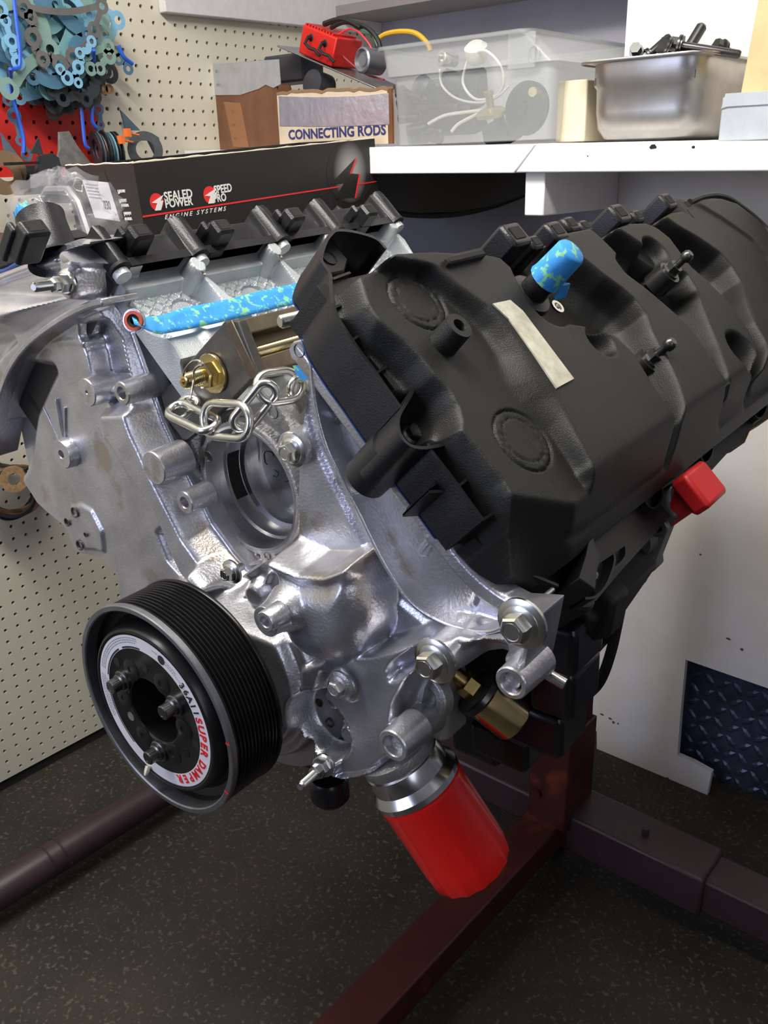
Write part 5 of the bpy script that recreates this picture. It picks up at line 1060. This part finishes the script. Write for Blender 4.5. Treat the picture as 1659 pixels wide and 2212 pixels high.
c = on(950, 250, 1, .22); m = MB(); m.box((-.05, -.02, -.02), (.05, .02, .02), frame(c, (0, 1, .2)), ch=.005); m.lathe([(.02, 0), (.02, .07)], frame(c + [.0, .02, .01], (1, 0, .3)), 16); tag(obj('black_bracket', m, DKB), 'black angular bracket at the back of the plastic bin', 'car part')
for (x, y, w__, h__, lab) in ((900, 230, .035, .02, 'black angular moulding at the left of the plastic bin'), (945, 215, .03, .03, 'dark blue block in the left half of the plastic bin'), (1000, 265, .04, .016, 'dark bar lying at the bottom of the plastic bin'), (1085, 285, .03, .015, 'dark lump beneath the gold regulator in the bin'), (1020, 190, .022, .028, 'dark block behind the white hoses in the bin')):
    c = on(x, y, 1, .23); m = MB(); m.box((-w__, -h__, -.02), (w__, h__, .02), frame(c, (.2 * random.uniform(-1, 1), 1, .3)), ch=.005); m.lathe([(h__ * .6, 0), (h__ * .6, .05), (h__ * .4, .055)], frame(c, (random.uniform(-1, 1), -.6, .3)), 14); tag(obj('dark_part', m, mat('dark_blue_part', (.02, .03, .045), .5) if 'dark_blue_part' not in bpy.data.materials else bpy.data.materials['dark_blue_part']), lab, 'car part')
# --- painted block, steel pan with bolts, grey steel box, tan carton
a, b = on(1196, 306, 1, .15), on(1290, 306, 1, .15); zt2 = on(1200, 176, 1, .15)[2]
m = MB(); m.box((a[0] + .002, .15, zsh(a[0]) + .001), (on(1262, 306, 1, .15)[0], .29, zt2), ch=.002); tag(obj('cream_block', m, TANW, bevel=.0015), 'cream painted wooden block between the plastic bin and the steel pan', 'block')
pq = lambda x, y: on(x, y, 1, .125)
pa, pb = pq(1272, 230), pq(1500, 230); ra, rb_ = pq(1240, 132), pq(1508, 112); z0 = zsh(pa[0]) - .001; zr = (ra[2] + rb_[2]) / 2 - .002; x0, x1 = pa[0], pb[0]; D = .19
pan = thing('steel_pan', ((x0 + x1) / 2, .23, z0), 'rectangular stainless steel pan heaped with bolts on the shelf', 'pan')
PANM = mat('brushed_stainless', (.62, .60, .57), .38, 1, var=.2, vscale=14, bump=.15, bscale=60)
lv = [(x0 + .03, x1 - .03, .15, .125 + D - .03, z0 + .0005, .02), (x0 + .012, x1 - .012, .136, .125 + D - .012, z0 + .005, .024), (x0 + .003, x1 - .003, .128, .125 + D - .003, z0 + .018, .028), (x0, x1, .125, .125 + D, z0 + .04, .03), (x0 - .001, x1 + .001, .124, .126 + D, zr - .035, .03), (x0 - .004, x1 + .004, .121, .129 + D, zr - .031, .032), (x0 - .004, x1 + .004, .121, .129 + D, zr - .003, .032), (x0 - .018, x1 + .014, .108, .142 + D, zr, .03), (x0 - .0185, x1 + .0145, .1075, .1425 + D, zr - .003, .03)]
o = wob('body', shell(lv, .001), PANM, pan, sharp=60); s_ = o.modifiers.new('t', 'SOLIDIFY'); s_.thickness = .0009
dkbolt = bpy.data.materials['black_bolt']
m = MB(); m.box((x0 + .005, .13, zr - .03), (x1 - .005, .12 + D, zr - .02)); tag(obj('loose_bolts', m, DKB), 'mass of small bolts filling the steel pan', 'bolts', kind='stuff')
m = MB()
for i in range(60):
    c = np.array([random.uniform(x0 + .015, x1 - .015), random.uniform(.14, .11 + D), zr - .02 + random.uniform(0, .012)]); ax = (random.uniform(-1, 1), random.uniform(-1, 1), random.uniform(-.3, .5)); m.lathe([(.004, -.014), (.004, .012), (.0075, .012), (.0075, .018)], frame(c, ax), 6)
o = obj('loose_bolts', m, DKB); tag(o, 'jumbled small dark bolts lying on top in the steel pan', 'bolts', kind='stuff')
def longbolt(px, py, qx, qy, yy, r, hr, lab, m_=dkbolt):
    a_, b_ = on(px, py, 1, yy), on(qx, qy, 1, yy + .02); L_ = np.linalg.norm(b_ - a_); m = MB(); f2 = frame(a_, b_ - a_)
    m.lathe([(hr, -.012), (hr, -.002)], f2, 6); m.lathe([(hr * 1.25, -.002), (hr * 1.25, .001)], f2, 20); m.lathe([(hr * 1.15, .002), (hr * 1.15, .004)], f2, 20); m.lathe([(r, .0), (r, L_ - .003), (r * .7, L_)], f2, 14); tag(obj('long_bolt', m, m_, sharp=35), lab, 'bolt')
longbolt(1468, 98, 1600, 118, .15, .0055, .0105, 'long dark bolt with two washers laid across the steel pan')
longbolt(1440, 104, 1510, 135, .14, .005, .0105, 'short hex headed bolt at the front of the steel pan')
longbolt(1400, 120, 1447, 78, .16, .0055, .008, 'dark bolt leaning up to the right out of the steel pan')
longbolt(1484, 110, 1518, 54, .2, .0075, .009, 'thick stud standing tallest out of the steel pan')
longbolt(1375, 112, 1380, 130, .15, .005, .008, 'small bolt head peeping over the left rim of the steel pan')
longbolt(1560, 104, 1590, 120, .2, .005, .009, 'small bolt at the far right of the steel pan')
gq = lambda x, y: on(x, y, 1, .105)
a = gq(1551, 303); t = gq(1556, 203); zg = zsh(a[0]) - .002
m = MB(); m.box((a[0], .105, zg), (a[0] + .30, .20, t[2] - .004), ch=.001); m.prism([(a[0], t[2] - .018), (a[0] + .004, t[2]), (a[0] + .3, t[2]), (a[0] + .3, t[2] - .016), (a[0] + .008, t[2] - .016)], XZ(.103), 0, .1)
tag(obj('grey_steel_box', m, mat('grey_enamel', (.46, .50, .51), .4, .2, var=.15, vscale=20, dirt=((.2, .2, .2), 30, .7)), bevel=.001), 'scratched light grey steel box right of the steel pan', 'box')
a = on(1622, 200, 1, .16); tt = on(1640, -60, 1, .16)
m = MB(); m.prism([(a[0], t[2] + .001), (a[0] + .25, t[2] + .001), (a[0] + .25, tt[2]), (a[0] + .012, tt[2])], XZ(.125), 0, .07); tag(obj('tan_carton', m, mat('tan_carton_card', (.62, .48, .24), .6, var=.2, vscale=18)), 'tan carton standing on the grey steel box at the right edge', 'box')
# --- black piston box, hand lettered sides printed
def atd(px, py, d): return CP + ray(px, py) * d
A_, B_ = atd(287, 353, 1.20), atd(809, 299, 1.50); u = B_ - A_; LB_ = np.linalg.norm(u); u /= LB_; w_ = np.cross(u, [0, 0, 1.]); w_ = w_ / np.linalg.norm(w_); w_ = w_ if w_ @ (A_ - CP) > 0 else -w_; v = np.cross(w_, u); v = v if v[2] > 0 else -v
HB_ = .128; Dp = .19
pbx = thing('piston_box', A_ + u * LB_ / 2 + w_ * Dp / 2 - v * HB_, 'long black printed cardboard box with white, red and black logos behind the far bank', 'box')
ff = (A_, u, v, -w_); sf = (A_, w_, v, -u)
for (nm, lo, hi) in (('front_panel', (0, 0), (LB_, .003)), ('side_panel', (0, .003), (.003, Dp)), ('side_panel', (LB_ - .003, .003), (LB_, Dp)), ('back_panel', (0, Dp), (LB_, Dp + .003))):
    m = MB(); m.box((lo[0], lo[1], -HB_), (hi[0], hi[1], 0), (A_, u, w_, v)); wob(nm, m, BOXB, pbx, smooth=False)
m = MB(); m.box((0, 0, -HB_), (LB_, Dp, -HB_ + .002), (A_, u, w_, v)); wob('base_panel', m, BOXB, pbx, smooth=False)
P = [A_ + u * LB_ * t_ + w_ * .0015 + v * random.uniform(-.0006, .0012) for t_ in np.linspace(0, 1, 40)]; P2 = [A_ + w_ * Dp * t_ + u * .0015 + v * random.uniform(-.0006, .0012) for t_ in np.linspace(0, 1, 16)]
m = MB(); m.tube(P, .0016, 5); wob('frayed_edge', m, CREAM, pbx); m = MB(); m.tube(P2, .0016, 5); wob('frayed_edge', m, CREAM, pbx)
def fuv(px, py, fr):
    d = ray(px, py); n = fr[3]; t = ((fr[0] - CP) @ n) / (d @ n); p = CP + d * t; return (p - fr[0]) @ fr[1], (p - fr[0]) @ fr[2]
def fpoly(pts, fr, h, m_, nm, th=.0003): m = MB(); m.prism([fuv(x, y, fr) for x, y in pts], fr, h, h + th); return obj(nm, m, m_, pbx, smooth=False)
def ftext(s, p0, p1, hgt, fr, m_, thick=.0004, h=.0006, italic=0.):
    (u0, v0), (u1, v1) = fuv(*p0, fr), fuv(*p1, fr); L_ = math.hypot(u1 - u0, v1 - v0); d = ((u1 - u0) / L_, (v1 - v0) / L_); r = fr[1] * d[0] + fr[2] * d[1]; up2 = -fr[1] * d[1] + fr[2] * d[0]
    o = fr[0] + fr[1] * u0 + fr[2] * v0 + fr[3] * h; t = text(s, (o, r, up2, fr[3]), hgt, m_, 'lettering', pbx, thick=thick, italic=italic)
    X_ = [(np.array(vv.co[:]) + WLOC[t] - o) @ r for vv in t.data.vertices]; k = L_ / max(X_)
    for vv, x_ in zip(t.data.vertices, X_): vv.co = np.array(vv.co[:]) + r * x_ * (k - 1)
    return t
off = lambda L: [(400 + x / 2.765, y / 2.765) for x, y in L]
GL_ = mat('grey_halo_print', (.5, .5, .5), .5); nt = GL_.node_tree; tc = nt.nodes.new('ShaderNodeTexCoord'); mp = nt.nodes.new('ShaderNodeMapping'); g_ = nt.nodes.new('ShaderNodeTexGradient'); g_.gradient_type = 'SPHERICAL'
mp.inputs['Location'].default_value = (-.5, -.5, -.5); mp.vector_type = 'POINT'; mp.inputs['Scale'].default_value = (2, 2, 2); mp.inputs['Location'].default_value = (-1, -1, -1)
rp = nt.nodes.new('ShaderNodeValToRGB'); rp.color_ramp.elements[0].color = (.016, .014, .014, 1); rp.color_ramp.elements[1].color = (.40, .38, .37, 1); rp.color_ramp.elements[1].position = .75
nt.links.new(tc.outputs['Generated'], mp.inputs['Vector']); nt.links.new(mp.outputs['Vector'], g_.inputs['Vector']); nt.links.new(g_.outputs['Fac'], rp.inputs['Fac']); nt.links.new(rp.outputs['Color'], nt.nodes['Principled BSDF'].inputs['Base Color'])
cu_, cv_ = fuv(757, 372, ff); ru = fuv(800, 372, ff)[0] - cu_; rv = cv_ - fuv(757, 428, ff)[1]
m = MB(); m.prism([(cu_ + ru * 1.15 * math.cos(t), cv_ + rv * 1.2 * math.sin(t)) for t in np.linspace(0, 2 * math.pi, 41)[:-1]], ff, .0002, .0004); wob('halo_print', m, GL_, pbx, smooth=False)
fpoly(off([(865, 1100), (1015, 945), (980, 1035), (1040, 1040), (1012, 1180), (895, 1185), (945, 1095)]), ff, .0008, BOXB, 'lightning_print')
for seg in (((1015, 945), (980, 1035)), ((980, 1035), (1035, 1040)), ((1035, 1040), (1010, 1180))):
    (x0_, y0_), (x1_, y1_) = seg; fpoly(off([(x0_, y0_), (x0_ + 9, y0_ + 2), (x1_ + 9, y1_ + 4), (x1_, y1_ + (4 if y0_ != y1_ else 9))]), ff, .0011, REDP, 'red_outline')
fpoly([(308, 466), (735, 401.5), (733, 404.5), (308, 470)], ff, .0006, REDP, 'red_line'); fpoly([(772, 397), (813, 390.5), (813, 393), (772, 400)], ff, .0006, REDP, 'red_line')
for (cx, cy) in ((338, 436), (453, 421)):
    cu2, cv2 = fuv(cx, cy, ff); r2 = abs(fuv(cx, cy + 19, ff)[1] - cv2); m = MB(); m.prism([(cu2 + r2 * .95 * math.cos(t), cv2 + r2 * math.sin(t)) for t in np.linspace(0, 2 * math.pi, 33)[:-1]], ff, .0004, .0006); wob('round_logo', m, REDP, pbx, smooth=False)
    fpoly([(cx - 11, cy + 2), (cx + 14, cy - 15), (cx + 8, cy - 2), (cx + 14, cy - 3), (cx + 9, cy + 18), (cx - 4, cy + 19), (cx + 1, cy + 3)], ff, .0009, WHP, 'white_arrow')
ftext('SEALED', (355, 434), (416, 426), .0165, ff, WHP, .0004); ftext('POWER', (357, 449), (417, 442), .0150, ff, WHP, .0004)
ftext('SPEED', (463, 419), (501, 413), .0160, ff, WHP, .0004); ftext('PRO', (462, 437), (489, 433), .0150, ff, WHP, .0004)
ftext('E N G I N E   S Y S T E M S', (355, 474), (489, 454.5), .0085, ff, WHP, .0001, italic=.4)
fpoly([(178, 388), (234, 394), (260, 478), (206, 470)], sf, .0004, mat('label_white', (.66, .66, .70), .45), 'label'); fpoly([(150, 375), (226, 370), (236, 396), (178, 388)], sf, .0003, BLKG, 'dark_label')
ftext('.030', (222, 433), (238, 434), .017, sf, BKT, .0002, .001)
for i, (x, y) in enumerate(((255, 410), (258, 430), (263, 441), (268, 458), (270, 470))): ftext(('Pistons', 'Pistons', 'le moteur', 'Embolos', 'del motor')[i], (x, y), (x + 16, y - .6), .0078, sf, WHP, .0001, .001)
for i in range(5): fpoly([(186 + 2 * i, 396 + 7 * i), (212 + 2 * i, 399 + 7 * i), (212 + 2 * i, 400.5 + 7 * i), (186 + 2 * i, 397.5 + 7 * i)], sf, .001, bpy.data.materials['grey_print'], 'print_line')
# ledge carrying the box, mostly hidden behind the engine
zb_ = (A_ - v * HB_)[2] - .004
c_ = A_ + u * LB_ / 2 + w_ * Dp / 2
m = MB(); o_ = A_ - v * (HB_ + .001) - w_ * .0; m.box((-.0, -.03, -.018), (LB_, Dp + .02, 0), (o_, u, w_, v)); m.box((.05, .05, -.22), (.09, .12, -.018), (o_, u, w_, v))
tag(obj('bench_ledge', m, mat('bench_wood', (.10, .085, .07), .7)), 'narrow dark bench ledge under the black printed box, hidden behind the far bank', 'ledge')
# --- clear bag
m = MB(); c = atd(140, 470, 1.12); rx, rz = .085, .05; n1, n2 = 40, 22; V = []; F = []
for i in range(n2 + 1):
    ph = math.pi * i / n2
    for j in range(n1):
        th = 2 * math.pi * j / n1; k = 1 + .10 * math.sin(5 * th + 3 * math.sin(ph * 4)) + .07 * math.sin(9 * th - 5 * ph) + .05 * math.sin(13 * ph + 4 * th); V.append(c + np.array([rx * k * math.sin(ph) * math.cos(th), .06 * k * math.sin(ph) * math.sin(th), rz * 1.05 * k * math.cos(ph)]))
for i in range(n2):
    for j in range(n1): F.append((i * n1 + j, i * n1 + (j + 1) % n1, (i + 1) * n1 + (j + 1) % n1, (i + 1) * n1 + j))
m.add(V, F); tag(obj('plastic_bag', m, CLEAR, sharp=80), 'crumpled clear plastic bag behind the front of the far valve cover', 'bag')
m = MB(); P = [c + np.array([x, .0, z]) for x, z in ((-.055, -.05), (-.05, .018), (-.03, .032), (.018, .032), (.035, .018), (.06, -.05))]; m.tube(P, .006, 8); tag(obj('bagged_part', m, mat('grey_moulding', (.22, .22, .23), .4, .4)), 'grey arched moulding wrapped in the clear plastic bag', 'car part')
# ------------------------------------------------------------------ gaskets on the pegboard
GC = [mat('gasket_aqua', (.16, .36, .40), .6, var=.15), mat('gasket_light_blue', (.20, .44, .62), .55, var=.1), mat('gasket_steel_blue', (.07, .18, .28), .6, var=.15), mat('gasket_dark', (.025, .032, .036), .6), mat('gasket_grey', (.13, .125, .12), .65, var=.2), mat('gasket_sage', (.20, .33, .29), .65, var=.1)]
def gasket(px, xo, wd, lr, col, lab, grp=None, closed=True, name='gasket', sag=0., hole=.45):
    P = [on(x, y, 0, xo + sag * i)  for i, (x, y) in enumerate(px)]; n = len(P); m = MB(); f = (np.array([xo, 0, 0]), np.array([0, 1., 0]), np.array([0, 0, 1.]), np.array([1., 0, 0])); th = .0011
    Q = np.array([[p[1], p[2]] for p in P]); rad = [lr * random.uniform(.85, 1.25) for _ in Q]
    for q_, r_ in zip(Q, rad):
        V = []; k = 18
        for (rr_, h) in ((r_, 0), (r_, th), (r_ * hole, th), (r_ * hole, 0)):
            for i in range(k): a = 2 * math.pi * i / k; V.append((xo + h, q_[0] + rr_ * math.cos(a), q_[1] + rr_ * math.sin(a)))
        m.add(V, [(b * k + i, b * k + (i + 1) % k, ((b + 1) % 4) * k + (i + 1) % k, ((b + 1) % 4) * k + i) for b in range(4) for i in range(k)])
    for i in range(n if closed else n - 1):
        a, b = Q[i], Q[(i + 1) % n]; d = b - a; L_ = np.linalg.norm(d); d = d / L_; nn = np.array([-d[1], d[0]]); s0, s1 = rad[i] * .8, L_ - rad[(i + 1) % n] * .8
        if s1 <= s0: continue
        bow = random.uniform(-.35, .35) * wd * 2; K = 6; path = []
        for k in range(K + 1): t = k / K; path.append(a + d * (s0 + (s1 - s0) * t) + nn * bow * math.sin(math.pi * t))
        m.strip(np.array(path), 0.0001, th - .0001, (f[0], f[1], f[2], f[3]), wd * random.uniform(.8, 1.2))
    return tag(obj(name, m, col, smooth=False), lab, 'gasket', grp)
off3 = lambda L, s=2.9625: [(x / s, y / s) for x, y in L]
random.seed(11)
nameC = ['aqua', 'light blue', 'steel blue', 'near black', 'grey', 'sage green']
for k in range(34):
    ci = [0, 1, 2, 5, 3, 0, 2, 1, 0, 3][k % 10]; cx, cy = random.gauss(112, 42), random.gauss(88, 48); R_ = random.uniform(50, 95); cx = min(cx, 255 - R_); n = random.randint(4, 6); a0 = random.uniform(0, 6); cy = min(cy, 225 - R_)
    if k % 5 == 4: ci = 3; cy = 165; R_ = 55
    pts = [(cx + R_ * random.uniform(.75, 1.15) * math.cos(a0 + 2 * math.pi * i / n), cy + R_ * random.uniform(.75, 1.15) * math.sin(a0 + 2 * math.pi * i / n)) for i in range(n)]
    gasket(pts, .012 + .0025 * k, random.uniform(.013, .024), random.uniform(.011, .016), GC[ci], 'thin %s paper gasket layered in the big bundle hanging on the pegboard' % nameC[ci], 'gaskets in the hanging bundle')
sp = [((160, 65), (215, 195), (245, 310), (275, 390), (400, 420), (470, 360), (600, 190), (640, 60), (545, 20)), ]
gasket(off3([(150, 50), (195, 110), (210, 240), (275, 380), (385, 410), (465, 360), (600, 190), (650, 40)]), .102, .012, .013, GC[4], 'dark grey gasket hanging frontmost, its V shape at the lower middle of the bundle')
gasket(off3([(0, 60), (35, 135), (75, 265), (115, 400)]), .100, .009, .011, GC[1], 'light blue strip gasket with three holes at the far left of the bundle', closed=False)
gasket(off3([(585, 265), (510, 340), (500, 430), (500, 530), (430, 500), (385, 445)]), .104, .010, .010, GC[1], 'light blue gasket curling below the bundle into a hooked eyelet', closed=False)
gasket(off3([(690, 300), (700, 360), (640, 440), (580, 440), (560, 350)]), .096, .010, .011, GC[5], 'sage green gasket at the lower right of the bundle')
gasket(off3([(200, 430), (265, 485)]), .090, .012, .013, GC[4], 'small grey eyelet gasket poking out below the bundle', closed=False)
gasket(off3([(240, 620), (340, 720), (440, 690), (520, 640)]), .03, .014, .012, GC[4], 'curved grey gasket hanging lowest under the bundle', closed=False)
gasket(off3([(50, 640), (90, 740), (130, 900), (170, 990)]), .06, .007, .010, GC[2], 'narrow teal gasket strip hanging down left over the red panel', closed=False)
gasket(off3([(610, 560), (630, 700), (645, 800), (600, 930)]), .03, .008, .009, GC[2], 'teal gasket strip hanging down right of the red panel', closed=False)
gasket(off3([(740, 330), (760, 380), (820, 440)]), .05, .010, .009, GC[2], 'small teal gasket corner sticking out at the right of the bundle', closed=False)
gasket(off3([(660, 570), (700, 570)]), .04, .008, .008, mat('orange_gasket', (.42, .20, .06), .6), 'small orange brown gasket tab at the lower right of the bundle', closed=False)
HK = mat('blue_plastic_hook', (.02, .10, .55), .35)
for (pts, lab) in ((((90, 0), (105, 130), (125, 300), (125, 420), (85, 440)), 'blue strap hooked round the left of the gasket bundle'), (((65, 440), (80, 600), (115, 740), (150, 880), (150, 980)), 'long blue strap hanging over the red panel on the left'), (((600, 320), (600, 500), (590, 640), (590, 770), (620, 820)), 'blue strap hanging from the right of the gasket bundle'), (((520, 690), (530, 800), (545, 920), (570, 950)), 'short blue strap hanging over the right of the red panel'), (((760, 290), (790, 360), (850, 410)), 'blue hook tip poking out to the right of the bundle')):
    m = MB(); m.tube(spline([on(x / 2.9625, y / 2.9625, 0, .108 if y < 450 else .07) for x, y in pts], 5), .0032, 6); tag(obj('blue_strap', m, HK), lab, 'strap')
# rack of clamps, rings and brackets below
random.seed(5)
rack = [((8, 300, 60, 350), 0), ]
def plate(px, xo, th, m_, nm, lab, cat='car part', grp=None):
    m = MB(); m.prism([tuple(on(x, y, 0, xo)[[1, 2]]) for x, y in px], YZ(xo), 0, th); return tag(obj(nm, m, m_, smooth=False), lab, cat, grp)
def ringp(px, py, r, r2, xo, ax, m_, lab, nm='ring', th=.006, cat='ring', grp=None):
    m = MB(); m.lathe([(r2, 0), (r, 0), (r, th), (r2, th), (r2, 0)], frame(on(px, py, 0, xo), ax), 32, caps=False); return tag(obj(nm, m, m_, sharp=30), lab, cat, grp)
DG = mat('dark_gasket_steel', (.05, .055, .06), .45, .4, var=.3, vscale=40); GB = mat('grey_blue_steel', (.10, .16, .21), .45, .3, var=.3)
plate(off3([(765, 705), (890, 835), (800, 835)]), .02, .004, GB, 'wedge_plate', 'blue grey wedge plate rising above the rack right of the red panel')
plate(off3([(370, 845), (430, 840), (480, 930), (580, 1060), (420, 1070), (350, 1060), (370, 960)]), .12, .006, mat('speckled_grey', (.17, .17, .16), .6, var=.4, vscale=80), 'triangular_bracket', 'speckled grey triangular bracket standing behind the black printed box')
plate(off3([(0, 850), (60, 930), (120, 1010), (40, 1020), (20, 950)]), .11, .004, GB, 'pointed_plate', 'pointed blue grey plate at the left edge below the red panel')
plate(off3([(190, 980), (240, 880), (270, 990)]), .12, .004, DG, 'pointed_plate', 'dark pointed plate standing on the left rack below the red panel')
plate(off3([(230, 1000), (320, 980), (360, 1010), (380, 1080), (330, 1180), (240, 1240), (215, 1120)]), .13, .008, DG, 'dark_bracket', 'dark grey curved bracket left of the speckled triangular bracket')
for i in range(8): ringp((610 + 20 * i) / 2.9625, 955 / 2.9625 + (i % 3) * 2, .030 + .002 * (i % 2), .017, .06, (.25, 1, .1), (DG, GB, ZINC, DG, GB, bpy.data.materials['gasket_aqua'], DG, DG)[i], 'thin ring in the row of rings hung edge-on under the gasket bundle', grp='rings hung edge-on in a row', th=.002)
ringp(928 / 2.9625, 960 / 2.9625, .032, .017, .075, (.9, -.5, .1), DG, 'thick dark horseshoe ring facing out at the right end of the ring row', 'horseshoe_ring', .006)
plate(off3([(885, 850), (960, 850), (1010, 880), (1020, 960), (985, 990), (940, 900), (880, 900)]), .06, .004, GB, 'eye_plate', 'blue grey eye plate behind the horseshoe ring')
for (y, x0_) in ((853, 815), (898, 775)):
    m = MB(); m.box((-.004, -.006, -.006), (.004, .008, .006), frame(on(x0_ / 2.9625, y / 2.9625, 0, .09), (1, 0, 0))); m.tube([on((x0_ + 10) / 2.9625, y / 2.9625, 0, .09), on((x0_ + 75) / 2.9625, (y + 12) / 2.9625, 0, .09)], .0018, 6)
    tag(obj('orange_clip', m, mat('orange_plastic', (.8, .17, .03), .5) if 'orange_plastic' not in bpy.data.materials else bpy.data.materials['orange_plastic']), 'upper orange clip across the row of rings' if y < 870 else 'lower orange clip across the row of rings', 'clip')
for (x, y, r) in ((40, 1090, .03), (20, 1130, .028)): ringp(x / 2.9625, y / 2.9625, r, r * .55, .12, (1, -.3, 0), mat('brown_sand_ring', (.16, .10, .05), .7, var=.3) if 'brown_sand_ring' not in bpy.data.materials else bpy.data.materials['brown_sand_ring'], 'brown ring at the left edge above the far valve cover' if y < 1100 else 'second brown ring, lower, at the left edge above the far valve cover')
plate(off3([(20, 1040), (210, 1035), (215, 1050), (25, 1060)]), .14, .02, DARK, 'rack_bar', 'black bar holding the brackets at the left under the red panel', 'rack')
plate(off3([(85, 1060), (215, 1060), (240, 1240), (90, 1250)]), .10, .02, DG, 'dark_block', 'dark block hanging below the black rack bar at the left')
plate(off3([(310, 1130), (500, 1125), (540, 1270), (480, 1300), (300, 1300)]), .2, .006, mat('grey_flap', (.09, .095, .10), .5), 'grey_flap', 'plain dark grey card leaning on the left end of the black printed box', 'card')
# brown coil hung on the lower pegboard behind the engine
BRC = mat('brown_cord', (.13, .06, .025), .6, var=.3, vscale=60)
hk = thing('belt_coil', on(20, 1080, 0, .03), 'coil of brown and black belts hanging on the lower pegboard behind the engine', 'belt')
for i in range(7):
    c = on(28 + 3 * (i % 3), 1052 + 4 * (i % 4), 0, .02 + .008 * i); ry, rz = .048 + .004 * (i % 3), .047 + .003 * (i % 2)
    m = MB(); m.tube([c + np.array([.004 * math.sin(3 * t + i), ry * math.cos(t), rz * math.sin(t) * (1 if math.sin(t) < 0 else .8)]) for t in np.linspace(0, 2 * math.pi, 41)[:-1]], .0042, 6, closed=True); obj('belt', m, BRC if i % 3 else DARK, hk)
c = on(30, 1035, 0, .085); m = MB(); m.lathe([(.011, 0), (.024, 0), (.024, .003), (.011, .003), (.011, 0)], frame(c, (1, -.3, .1)), 28, caps=False); tag(obj('cork_ring', m, mat('cork', (.33, .20, .09), .8, var=.4, vscale=150, vdetail=2)), 'speckled cork ring hanging in front of the brown belt coil', 'gasket')
c = on(30, 1010, 0, .05); m = MB(); m.lathe([(.004, -.06), (.004, .05)], frame(c, (1, 0, .1)), 10); obj('hook', m, DARK, hk)
